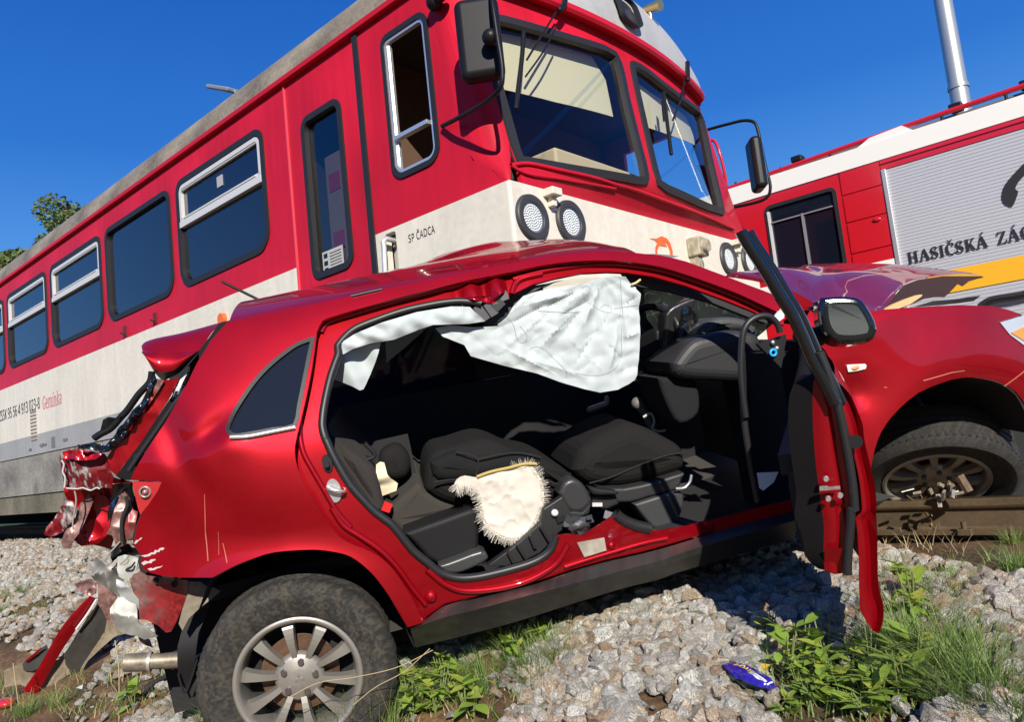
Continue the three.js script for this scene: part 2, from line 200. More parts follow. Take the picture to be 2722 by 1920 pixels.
// ---------------------------------------------------------------- railcar
const TZ = -3.1, TC = -4.635, THW = 1.535;
const SW = { top: 1.874, bot: 1.174, gut: 3.245 };
const train = thing('railcar', 'red and white diesel railcar with big windscreens standing behind the wrecked car', 'train');
const zp = (view, s) => T(view, s).map(p => { const q = onZ(p, TZ); return [q.x, q.y]; });
{
  const M = MAT, plate = (name, poly, holes, mat, t = .05, z = TZ, parent = train) => { const g = patch(poly, holes, (u, v) => V3(u, v, z), { edge: 99, thick: t }); return mesh(name, g, mat, parent); };
  const X0 = -25.04, seamA = -4.69, seamB = -3.815;
  const wins = [[-6.46, -5.02, 1], [-8.07, -6.61, 0], [-9.70, -8.21, 1], [-11.33, -9.86, 1], [-12.96, -11.49, 1], [-14.6, -13.12, 0]];
  const WB = 2.10, WT = 3.045;
  const hole = wins.map(([a, b]) => roundRect(a, WB, b, WT, [.17, .11, .11, .17]));
  plate('side_panel', [[X0, SW.top], [seamA - .006, SW.top], [seamA - .006, SW.gut], [X0, SW.gut]], hole, M.trainRed);
  plate('waist_stripe', [[X0, SW.bot], [seamA - .006, SW.bot], [seamA - .006, SW.top - .001], [X0, SW.top - .001]], [], M.trainWhite);
  plate('sill_band', [[X0, .94], [seamA - .006, .94], [seamA - .006, SW.bot - .001], [X0, SW.bot - .001]], [], M.trainGrey);
  for (let x = X0; x < -3.2; x += 1.06) plate('skirt_panel', roundRect(x + .006, .47, x + 1.054, .93, .01), [], M.trainSkirt, .04, TZ - .012);
  for (let x = X0; x < -3.2; x += 1.06) plate('lower_skirt', roundRect(x + .006, .24, x + 1.054, .462, .01), [], M.trainDirt, .04, TZ - .03);
  wins.forEach(([a, b, vent]) => {
    const out = roundRect(a - .012, WB - .012, b + .012, WT + .012, [.18, .12, .12, .18]), g = mesh('window', patch(out, [inset(out, .05)], (u, v) => V3(u, v, TZ + .012), { edge: 99, thick: .05 }), M.rubber, train);
    mesh('pane', patch(inset(out, .045), [], (u, v) => V3(u, v, TZ - .022), { edge: 99, thick: .006 }), M.darkGlass, g);
    if (vent) {
      const fr = roundRect(a + .045, WT - .37, b - .045, WT - .045, [.01, .07, .07, .01]); mesh('vent_frame', merge([patch(fr, [inset(fr, .034)], (u, v) => V3(u, v, TZ + .008), { edge: 99, thick: .03 }), box(a + .045, b - .045, WT - .42, WT - .37, TZ - .02, TZ + .016), box(a + .09, b - .09, WT - .094, WT - .086, TZ - .015, TZ + .004), box(a + .12, b - .12, WT - .352, WT - .34, TZ - .015, TZ + .014)]), M.whiteAlu, g);
    }
  });
  // small fittings and print on the side
  mesh('window_sticker', box(-5.78, -5.69, 2.80, 2.89, TZ - .02, TZ - .014), std(C(.35, .36, .38), .6), train);
  for (const [px, py] of [[1500 / 1, 0]]) void px;
  for (const p of [P1('A5', 775, 650), P1('A5', 960, 570)]) { const q = onZ(p, TZ); mesh('side_bracket', merge([box(q.x - .03, q.x + .03, q.y - .05, q.y + .05, TZ, TZ + .012), cyl([q.x, q.y - .02, TZ], [q.x, q.y - .02, TZ + .05], .016, .012, 10)]), std(C(.10, .012, .02), .6), train); }
  const xr = V3(1, 0, 0), yu = V3(0, 1, 0);
  { const a = onZ(P1('A5', 2, 1190), TZ), b = onZ(P1('A5', 242, 1095), TZ), w = b.x - a.x + .3; print('number_lettering', train, w, .26, 1024, (x, cw, ch) => { x.font = '100px sans-serif'; x.textBaseline = 'middle'; x.save(); x.scale(cw / (x.measureText('SK-ZSSK 95 56 4 913 023-8').width + 10), 1.05); x.fillText('SK-ZSSK 95 56 4 913 023-8', 4, ch / 2 / 1.05); x.restore(); x.fillRect(0, ch * .84, cw * .08, 7); }, C(.02, .02, .022), V3((a.x + b.x) / 2 - .1, (a.y + b.y) / 2 + .02, TZ), xr, yu); }
  { const a = onZ(P1('A5', 262, 1110), TZ), b = onZ(P1('A5', 385, 1060), TZ); print('name_lettering', train, b.x - a.x, .3, 512, (x, cw, ch) => { x.font = 'italic 150px serif'; x.textBaseline = 'middle'; x.scale(cw / (x.measureText('Gemínka').width + 20), 1.1); x.fillText('Gemínka', 6, ch / 2 / 1.1); }, C(.62, .20, .24), V3((a.x + b.x) / 2, (a.y + b.y) / 2 + .02, TZ), xr, yu); }
  for (const [u, v, s, t] of [[190, 1380, 44, '4200'], [270, 1350, 60, '+8,00 m+'], [405, 1320, 60, '•16 0•']]) { const a = onZ(P1('A5', u, v), TZ); print('small_lettering', train, .3 * s / 50, .07, 256, (x, cw, ch) => { x.font = 'bold 44px sans-serif'; x.textBaseline = 'middle'; x.textAlign = 'center'; x.fillText(t, cw / 2, ch / 2); }, C(.12, .12, .12), V3(a.x, a.y, TZ), xr, yu); }
  { const a = onZ(P1('A5', 333, 1332), TZ); mesh('data_plate', box(a.x - .06, a.x + .06, a.y - .06, a.y + .06, TZ - .01, TZ + .006), std(C(.16, .16, .15), .6), train); }
  { const a = onZ(P1('A5', 212, 1235), TZ), bars = []; for (let k = 0; k < 9; k++) bars.push(box(a.x - .11, a.x + .11, a.y - .17 + k * .042, a.y - .152 + k * .042, TZ - .01, TZ + .008)); mesh('vent_grille', merge(bars), std(C(.30, .26, .21), .6), train); }
  { const a = onZ(P1('A5', 1380, 575), TZ), g = cyl([a.x, a.y, TZ - .01], [a.x, a.y, TZ + .035], .05, .045, 24); mesh('side_reflector', g, MAT.orange, train); }
  // door with folding leaf
  const dw = roundRect(-4.50, 1.74, -4.045, 2.90, .085);
  const door = mesh('door', patch([[seamA + .006, .5], [seamB - .03, .5], [seamB - .03, SW.gut], [seamA + .006, SW.gut]], [dw], (u, v) => V3(u, v, TZ - .006), { edge: 99, thick: .05 }), M.trainRed, train);
  const dg = roundRect(-4.512, 1.728, -4.033, 2.912, .095); mesh('window_gasket', patch(dg, [inset(dg, .045)], (u, v) => V3(u, v, TZ + .008), { edge: 99, thick: .04 }), M.rubber, door);
  mesh('pane', patch(inset(dg, .042), [], (u, v) => V3(u, v, TZ - .03), { edge: 99, thick: .005 }), phy(C(.62, .64, .68), .03, { transmission: 1, thickness: 0, ior: 1.55 }), door);
  mesh('door_seal', box(seamB - .028, seamB + .022, .3, SW.gut, TZ - .03, TZ + .014), M.rubber, train);
  mesh('seam_strip', box(seamA - .0055, seamA + .0055, 1.0, SW.gut, TZ - .03, TZ + .008), std(C(.62, .06, .09), .45), train);
  // things seen through the door window
  mesh('vestibule_wall', merge([box(-4.68, -3.83, .5, 3.2, TZ - .86, TZ - .82), box(-4.68, -4.64, .5, 3.2, TZ - .82, TZ - .06)]), M.interior, train);
  mesh('vestibule_cabinet', box(-4.50, -4.26, .6, 2.66, TZ - .4, TZ - .16, .02), std(C(.42, .30, .20), .7), train);
  for (const y of [2.38, 1.95]) mesh('notice_sticker', box(-4.45, -4.32, y, y + .13, TZ - .159, TZ - .155), std(C(.55, .04, .10), .6), train);
  { const a = onZ(P1('A5', 2035, 215), TZ); print('pictogram_sticker', train, .24, .17, 128, (x, cw, ch) => { x.fillRect(0, 0, cw, ch); x.fillStyle = '#000'; for (let i = 0; i < 7; i++) x.fillRect(46, 12 + i * 11, 70, 4); x.fillRect(8, 8, 24, 18); x.fillRect(8, 36, 24, 18); x.fillRect(8, 62, 24, 18); }, C(.42, .42, .40), V3(a.x, a.y, TZ - .024), xr, yu); }
  // cab side
  const cw = roundRect(-3.555, 2.16, -3.135, 3.09, [.10, .08, .06, .10]);
  const YE = y => -2.72 - .19 * (y - 2.1), xUp = (z, y) => -2.52 - .19 * (y - 2.1) - .2 * ((z - TC) / THW) ** 2;
  const xs = (z, y) => lerp(-2.63, xUp(z, y), sstep(1.86, 2.1, y));
  const xe = y => xs(TZ, y), rc = y => lerp(.03, .19, sstep(1.86, 2.12, y));
  const rEdge = y => xe(y) - rc(y);
  const edgePts = []; for (let y = SW.top; y <= SW.gut + 1e-6; y += (SW.gut - SW.top) / 14) edgePts.push([rEdge(y), y]);
  plate('cab_side', [[seamB + .022, SW.top], ...edgePts, [seamB + .022, SW.gut]], [cw], M.trainRed);
  plate('cab_stripe', [[seamB + .022, .5], [rEdge(1.2), .5], [rEdge(1.85), SW.top - .001], [seamB + .022, SW.top - .001]], [roundRect(-3.70, 1.25, -3.595, 2.02 - .17, .02)], M.trainWhite);
  { const o = roundRect(-3.567, 2.148, -3.123, 3.102, [.11, .09, .07, .11]); const g = mesh('cab_window', patch(o, [inset(o, .035)], (u, v) => V3(u, v, TZ + .012), { edge: 99, thick: .05 }), M.rubber, train);
    const i = inset(o, .034); mesh('frame', patch(i, [inset(i, .022)], (u, v) => V3(u, v, TZ + .004), { edge: 99, thick: .03 }), M.alu, g);
    mesh('slide_bar', merge([box(-3.50, -3.20, 2.40, 2.425, TZ - .02, TZ + .02), box(-3.53, -3.5, 2.2, 3.05, TZ - .03, TZ - .01)]), M.alu, g); }
  mesh('handrail', capTube([[-3.648, 1.80, TZ - .03], [-3.648, 1.80, TZ + .055], [-3.648, 1.74, TZ + .06], [-3.648, .95, TZ + .06], [-3.648, .88, TZ - .02]], .017), std(C(.55, .56, .58), .4, { metalness: .4 }), train);
  mesh('handrail_recess', box(-3.71, -3.585, 1.24, 1.86, TZ - .09, TZ - .07), std(C(.40, .38, .35), .6), train);
  { const a = onZ(P1('A2', 428, 1455), TZ), b = onZ(P1('A2', 596, 1400), TZ); print('depot_lettering', train, b.x - a.x, .16, 512, (x, w, h) => { x.font = '110px sans-serif'; x.textBaseline = 'alphabetic'; x.scale(w / (x.measureText('SP ČADCA').width + 10), 1.25); x.fillText('SP ČADCA', 4, h * .80 / 1.25); }, C(.02, .02, .022), V3((a.x + b.x) / 2, (a.y + b.y) / 2 + .012, TZ), xr, yu); }
  // nose: corner posts, front panel with two windscreens
  const TOP = 3.22;
  for (const s of [1, -1]) for (const [y0, y1, mat, nm] of [[.55, SW.top - .001, M.trainWhite, 'nose_corner'], [SW.top, TOP + .03, M.trainRed, 'corner_post']]) {
    const zz = z => s > 0 ? z : 2 * TC - z, poly = [[0, y0], [1, y0], [1, y1], [0, y1]];
    mesh(nm, patch(poly, [], (t, y) => { const r = rc(y), q = Math.min(.12, r * .6), a = [xe(y) - r, TZ], b = [xe(y), TZ], c = [xs(TZ - q, y), TZ - q]; const k = 1 - t; return V3(k * k * a[0] + 2 * k * t * b[0] + t * t * c[0], y, zz(k * k * a[1] + 2 * k * t * b[1] + t * t * c[1])); }, { edge: .1, flip: s < 0 }), mat, train);
  }
  const onNose = p => { const d = ray(p[0], p[1]); let lo = 2, hi = 9; const f = t => { const q = d.clone().multiplyScalar(t); return q.x - xs(q.z, q.y + CAM_Y); }; for (let i = 0; i < 40; i++) { const m = (lo + hi) / 2; f(m) > 0 ? lo = m : hi = m; } return d.multiplyScalar(lo).add(V3(0, CAM_Y, 0)); };
  const zl = z => Math.min(TZ - .125, Math.max(2 * TC - TZ + .125, z));
  const zy = (view, s) => T(view, s).map(p => { const q = onNose(p); return [zl(q.z), q.y]; });
  const scr = [[...smooth(zy('A3', '120,60 300,98 540,165 700,212 860,262'), 2), ...smooth(zy('A3', '925,300 955,360 985,480 1000,560 1060,800 1095,930'), 2), ...smooth(zy('A3', '1108,1000 1100,1040 1060,1046 1000,1036 700,984 400,926 290,906'), 2), ...smooth(zy('A3', '225,870 190,810 168,700 150,560 130,330 115,150'), 2)],
    [...smooth(zy('A3', '1016,350 1060,366 1130,415 1200,472 1300,548 1395,622'), 2), ...smooth(zy('A3', '1425,690 1480,950 1540,1200'), 2), ...smooth(zy('A3', '1530,1218 1440,1190 1350,1150 1215,1090'), 2), ...smooth(zy('A3', '1165,1050 1140,960 1080,700 1025,450 1012,380'), 2)]];
  scr.forEach((o, i) => { scr[i] = dedupe(o, .012); });
  const nf = (z, y) => V3(xs(z, y), y, z), ZA = TZ - .115, ZB = 2 * TC - TZ + .115;
  mesh('nose_panel', patch([[TZ - .018, .5], [2 * TC - TZ + .018, .5], [2 * TC - TZ + .018, SW.top], [TZ - .018, SW.top]], [], (z, y) => V3(-2.63, y, z), { edge: .5, thick: .03, flip: true }), M.trainWhite, train);
  const zEnd = y => 0; mesh('front_panel', patch([[ZA, SW.top + .001], [ZB, SW.top + .001], [ZB, TOP], [ZA, TOP]], scr, nf, { edge: .12, thick: .03, flip: true }), M.trainRed, train);
  const glassMat = phy(C(.82, .88, .90), .02, { transmission: 1, thickness: 0, ior: 1.5 });
  scr.forEach((o, i) => { const rf = (z, y) => nf(z, y).add(V3(.016, 0, 0)); rf.n = V3(1, 0, 0); const g = mesh('windscreen', ringGeo(inset(o, -.012), inset(o, .055), rf, .035), M.rubber, train);
    mesh('pane', patch(inset(o, .055), [], (z, y) => nf(z, y).add(V3(-.018, 0, 0)), { edge: .2, flip: true }), glassMat, g); });
  // ridge bead under the windscreens
  const onN = (view, s, off) => T(view, s).map(p => { const q = onNose(p); q.x += off; return q; });
  mesh('waist_bead', merge([tube(onN('A3', '330,940 420,930 600,965 800,1010 910,1045 930,1055', .01), .012, { n: 40 }), tube(onN('A3', '330,940 400,980 600,1015 800,1050 920,1072', .01), .010, { n: 40 }), tube(onN('A3', '920,1050 1000,1070 1200,1140 1400,1215 1590,1300', .012), .012, { n: 40 })]), M.trainRed, train);
  // front roof: visor lip, forehead dome
  const zv = u => TC + u * (THW - .02), lip = []; for (let i = 0; i <= 40; i++) { const u = 1 - i / 20; lip.push([u, zv(u)]); }
  const xl = u => -2.52 - .19 * (3.22 - 2.1) - .2 * u * u - .16 * sstep(.86, 1, Math.abs(u)) ** 2;
  { const P = [], I = [], sec = [[-.03, 0], [.08, -.030], [.095, -.012], [.09, .028], [-.03, .04]]; lip.forEach(([u, z]) => sec.forEach(([a, b]) => P.push(xl(u) + a, 3.215 + b, z))); for (let i = 0; i < lip.length - 1; i++) for (let j = 0; j < 5; j++) { const a = i * 5 + j, b = i * 5 + (j + 1) % 5; I.push(a, b, a + 5, b, b + 5, a + 5); } const g = new THREE.BufferGeometry(); g.setAttribute('position', new THREE.Float32BufferAttribute(P, 3)); g.setIndex(I); const q = g.toNonIndexed(); q.computeVertexNormals(); mesh('visor_lip', q, M.trainRed, train); }
  const dome = (u, s) => { s = Math.min(1, Math.max(0, s)); const a = Math.abs(u), R = .80 * Math.pow(Math.max(0, 1 - a ** 5), .5) + .004, e = Math.pow(Math.max(0, 1 - Math.pow(s, 2.2)), 1 / 2.2); return V3(xl(u) + .075 - .75 * (1 - e) - .05 * s, 3.245 + R * s, zv(u)); };
  mesh('roof_dome', patch([[-1, 0], [1, 0], [1, 1], [-1, 1]], [], (u, s) => dome(Math.max(-1, Math.min(1, u)), Math.max(0, Math.min(1, s))), { edge: .05 }), M.domeGrey, train);
  { const onDome = p => { let best = null; const d = ray(p[0], p[1]); for (let i = 0; i <= 80; i++) for (let j = 0; j <= 50; j++) { const u = 1 - i / 40, s = j / 50, q = dome(u, s), w = q.clone().sub(V3(0, CAM_Y, 0)), e = w.clone().normalize().sub(d).length() + .004 * w.length(); if (!best || e < best[0]) best = [e, u, s]; } return [best[1], best[2]]; };
    const [u0, sq] = onDome(P1('A3', 985, 95)), s0 = Math.max(.20, sq), sm = roundRect(u0 - .085, s0 - .15, u0 + .085, s0 + .15, .07, 6);
    const lm = mesh('marker_light', patch(sm, [inset(sm, .022)], (u, s) => dome(u, s).add(V3(.022, .01, 0)), { edge: .03, thick: .03 }), M.rubber, train); mesh('lens', patch(inset(sm, .018), [], (u, s) => dome(u, s).add(V3(.014, .006, 0)), { edge: .03 }), phy(C(.05, .045, .04), .18, { clearcoat: 1 }), lm); }
  // roof and gutter
  { const sec = []; for (let i = 0; i <= 24; i++) { const t = i / 24, u = 1 - 2 * t; const th = Math.PI * t; sec.push([THW * Math.sign(Math.cos(th)) * Math.pow(Math.abs(Math.cos(th)), .62), 3.287 + .50 * Math.pow(Math.sin(th), .75)]); }
    const P = [], I = [], U = []; const xsn = []; for (let x = X0; x < -3.3; x += .3) xsn.push(x); xsn.push(-3.15); const n = sec.length;
    xsn.forEach(x => sec.forEach(([z, y], j) => { P.push(x, y, TC + z); U.push(x, j * .14); })); for (let i = 0; i < xsn.length - 1; i++) for (let j = 0; j < n - 1; j++) { const a = i * n + j; I.push(a, a + n, a + 1, a + 1, a + n, a + n + 1); }
    const g = new THREE.BufferGeometry(); g.setAttribute('position', new THREE.Float32BufferAttribute(P, 3)); g.setAttribute('uv', new THREE.Float32BufferAttribute(U, 2)); g.setIndex(I); g.computeVertexNormals(); mesh('roof', g, M.roofGrey, train); }
  mesh('gutter', box(X0, -2.98, 3.246, 3.29, TZ - .06, TZ + .038, .008), M.trainRed, train);
  // far side, end wall, floor
  mesh('far_side', merge([box(X0, -3.9, .3, 3.25, 2 * TC - TZ, 2 * TC - TZ + .05), box(-3.9, -2.75, .5, 2.1, 2 * TC - TZ, 2 * TC - TZ + .05), box(-3.9, -2.95, 3.05, 3.25, 2 * TC - TZ, 2 * TC - TZ + .05), box(-3.9, -3.75, 2.1, 3.05, 2 * TC - TZ, 2 * TC - TZ + .05)]), M.trainRed, train);
  mesh('floor', box(X0, -2.66, 1.0, 1.06, 2 * TC - TZ + .05, TZ - .06), M.interior, train);
  mesh('cab_bulkhead', merge([box(-4.0, -3.95, 1.06, 3.25, 2 * TC - TZ + .06, TZ - 1.0), box(-3.94, -3.90, 1.06, 3.25, TZ - 1.0, TZ - .06)]), M.brown, train);
  mesh('cab_ceiling', box(-4.0, -2.9, 3.2, 3.24, 2 * TC - TZ + .06, TZ - .06), M.interior, train);
  mesh('cab_locker', merge([box(-3.50, -3.28, 1.06, 2.52, TZ - .62, TZ - .40, .02), cyl([-3.40, 2.52, TZ - .62], [-3.40, 2.52, TZ - .40], .11, .11, 24)]), M.tan, train);
  mesh('control_desk', box(-3.15, -2.70, 1.9, 2.06, 2 * TC - TZ + .1, TZ - .15, .03), M.interior, train);
  { const a = onX(P1('A3', 585, 828), -2.70), b = onX(P1('A3', 1045, 940), -2.70); mesh('desk_cover', box(-2.95, -2.70, a.y - .22, a.y, b.z, a.z, .02), M.tan, train); }
  { // roller blinds behind both screens
    const bl = (t, k) => { const q = T('A3', t).map(p => { const w = onNose(p); return [zl(w.z), w.y]; }); mesh('roller_blind', patch(q, [], (z, y) => nf(z, y).add(V3(-.10, 0, 0)), { edge: .12, thick: .004, flip: true }), M.blind, train); void k; };
    bl('150,110 540,190 860,285 940,420 985,632 660,545 330,462 160,440'); bl('1035,390 1200,500 1390,640 1430,745 1440,800 1300,740 1160,690 1100,660'); }
  // headlights with LED arrays
  for (const [cx, cy] of [[455, 1237], [672, 1263], [1565, 1470], [1682, 1482]]) {
    const c = onX(P1('A3', cx, cy), -2.63), hl = new THREE.Group(); hl.name = 'headlight'; hl.position.set(-2.63, c.y, c.z); train.add(hl);
    const ring = new THREE.LatheGeometry([[.085, .004], [.085, .016], [.092, .022], [.120, .024], [.132, .018], [.137, 0]].map(V2), 40); ring.rotateZ(-Math.PI / 2); mesh('bezel', ring, std(C(.035, .035, .037), .5), hl);
    const dish = new THREE.LatheGeometry([[0, .004], [.085, .010], [.088, .012]].map(V2), 32); dish.rotateZ(-Math.PI / 2); mesh('reflector', dish, std(C(.30, .29, .28), .35, { metalness: .4 }), hl);
    const leds = []; for (let ri = 0; ri < 6; ri++) { const n = ri ? Math.round(ri * 6) : 1; for (let k = 0; k < n; k++) { const a = k / n * 6.283 + ri * .3, s = new THREE.SphereGeometry(.0066, 7, 5); s.translate(.008, ri * .0145 * Math.sin(a), ri * .0145 * Math.cos(a)); leds.push(s); } }
    mesh('led_array', merge(leds), phy(C(.85, .85, .86), .15, { clearcoat: 1 }), hl);
    mesh('lens', new THREE.CircleGeometry(.088, 32).rotateY(Math.PI / 2).translate(.0225, 0, 0), M.glass, hl);
  }
  for (const [a, b] of [[570, 1120], [1620, 1395]]) { const c = onX(P1('A3', a, b), -2.6); mesh('lamp_bracket', merge([box(-2.63, -2.555, c.y + .005, c.y + .05, c.z - .045, c.z + .045, .006), box(-2.63, -2.59, c.y - .05, c.y + .005, c.z - .03, c.z + .01, .006)]), M.trainWhite, train); }
  { const c = onX(P1('A3', 1372, 1405), -2.6); mesh('socket_box', merge([box(-2.63, -2.53, c.y - .07, c.y + .07, c.z - .09, c.z + .05, .012), cyl([-2.53, c.y, c.z - .03], [-2.5, c.y, c.z - .03], .05, .045, 18), box(-2.63, -2.56, c.y - .17, c.y - .07, c.z - .03, c.z + .03)]), std(C(.60, .56, .46), .55, { map: dustTex }), train); }
  { // orange bird emblem
    const k = T('A3', '1122,1350 1160,1352 1190,1338 1222,1352 1240,1380 1252,1420 1254,1450 1240,1450 1236,1418 1222,1385 1205,1365 1222,1400 1178,1392 1165,1420 1168,1450 1155,1448 1155,1400 1165,1376 1150,1362').map(p => { const q = onX(p, -2.627); return [q.z, q.y]; }); mesh('emblem', patch(k, [], (z, y) => V3(-2.627, y, z), { edge: 9, flip: true }), MAT.orange, train); }
  // wipers
  const wp = (n, pv, s) => { mesh('wiper', merge(s.map(([t, r, off]) => capTube(onN('A3', t, off), r))), M.blackPlastic, train); };
  wp(0, 0, [['575,25 570,60 545,95', .02, .10], ['545,95 480,200 378,365', .007, .07], ['545,180 470,320 370,460', .006, .07], ['370,205 362,330 345,470 325,630', .014, .055]]);
  wp(1, 0, [['1275,385 1275,480', .02, .10], ['1275,480 1250,590 1205,700', .007, .07], ['1165,545 1180,680 1205,885', .014, .055], ['1155,590 1165,700', .008, .055]]);
  // rear-view mirrors
  const mir = (name, pts, r, body, size, rotY, back) => { const g = new THREE.Group(); g.name = name; train.add(g); mesh('arm', capTube(pts, r), M.blackPlastic, g); const b = new RoundedBoxGeometry(size[0], size[1], size[2], 4, Math.min(...size) * .42); b.rotateY(rotY); b.translate(...body.toArray()); mesh('housing', b, M.blackPlastic, g); const f = new RoundedBoxGeometry(size[0] * .86, size[1] * .9, .006, 3, .003); f.translate(0, 0, back * (size[2] * .5 - .001)); f.rotateY(rotY); f.translate(...body.toArray()); mesh('mirror_glass', f, std(C(.85, .87, .9), .03, { metalness: 1 }), g); return g; };
  { const q = (x, y, z) => onZ(P1('A2', x, y), z), c = q(868, 250, -2.97); const g = mir('wing_mirror', [q(640, 775, -3.08), q(720, 735, -3.02), q(930, 610, -2.92), q(1000, 530, -2.90), q(1008, 440, -2.9), q(975, 210, -2.9), q(945, 0, -2.92), q(930, -120, -3.0)], .013, c, [.24, .46, .11], .62, -1); mesh('ball_joint', new THREE.SphereGeometry(.045, 16, 12).translate(...q(935, 230, -2.915).toArray()), M.blackPlastic, g); }
  { const q = (x, y, dx = 0) => onZ(P1('A3', x, y), -6.35); const c = q(1725, 935); mir('wing_mirror', [q(1450, 735), q(1560, 705), q(1665, 683), q(1715, 695), q(1740, 760), q(1775, 930), q(1805, 1070), q(1785, 1120), q(1560, 1185)], .014, c, [.22, .46, .10], -.9, -1); }
  mesh('grab_rail', capTube(['1425,880', '1440,820', '1480,795', '1505,830', '1555,1060', '1540,1110'].map(s => onZ(T('A3', s)[0], -6.2)), .014), M.trainRed, train);
  { const c = onZ(P1('A2', 590, 15), -3.06); mesh('horn', merge([new THREE.SphereGeometry(.05, 16, 12).translate(c.x, c.y, c.z), cyl(c, c.clone().add(V3(.10, .01, .02)), .03, .042, 16)]), M.blackPlastic, train); const d = onZ(P1('A3', 1185, 25), -5.2); mesh('roof_horn', merge([cyl(d.clone().add(V3(-.2, .03, 0)), d, .02, .045, 16), cyl(d.clone().add(V3(-.1, -.16, 0)), d.clone().add(V3(-.1, .02, 0)), .016)]), std(C(.50, .38, .18), .35, { metalness: .8 }), train); }
  // running gear hints below the skirt
  for (const x of [-11.2, -9.0]) { const w = new THREE.CylinderGeometry(.42, .42, .13, 36); w.rotateX(Math.PI / 2); w.translate(x, .42, -3.92); mesh('wheel', w, std(C(.06, .045, .035), .7), train); mesh('axle_box', merge([box(x - .16, x + .16, .24, .58, -3.74, -3.5, .02), box(x - .7, x + .7, .56, .68, -3.72, -3.56, .02)]), std(C(.05, .042, .035), .8), train); }
  mesh('underframe', merge([box(X0, -2.9, .62, .95, -5.6, -3.7), box(X0, -3.2, -.12, .62, -5.75, -5.5)]), MAT.black, train);
}
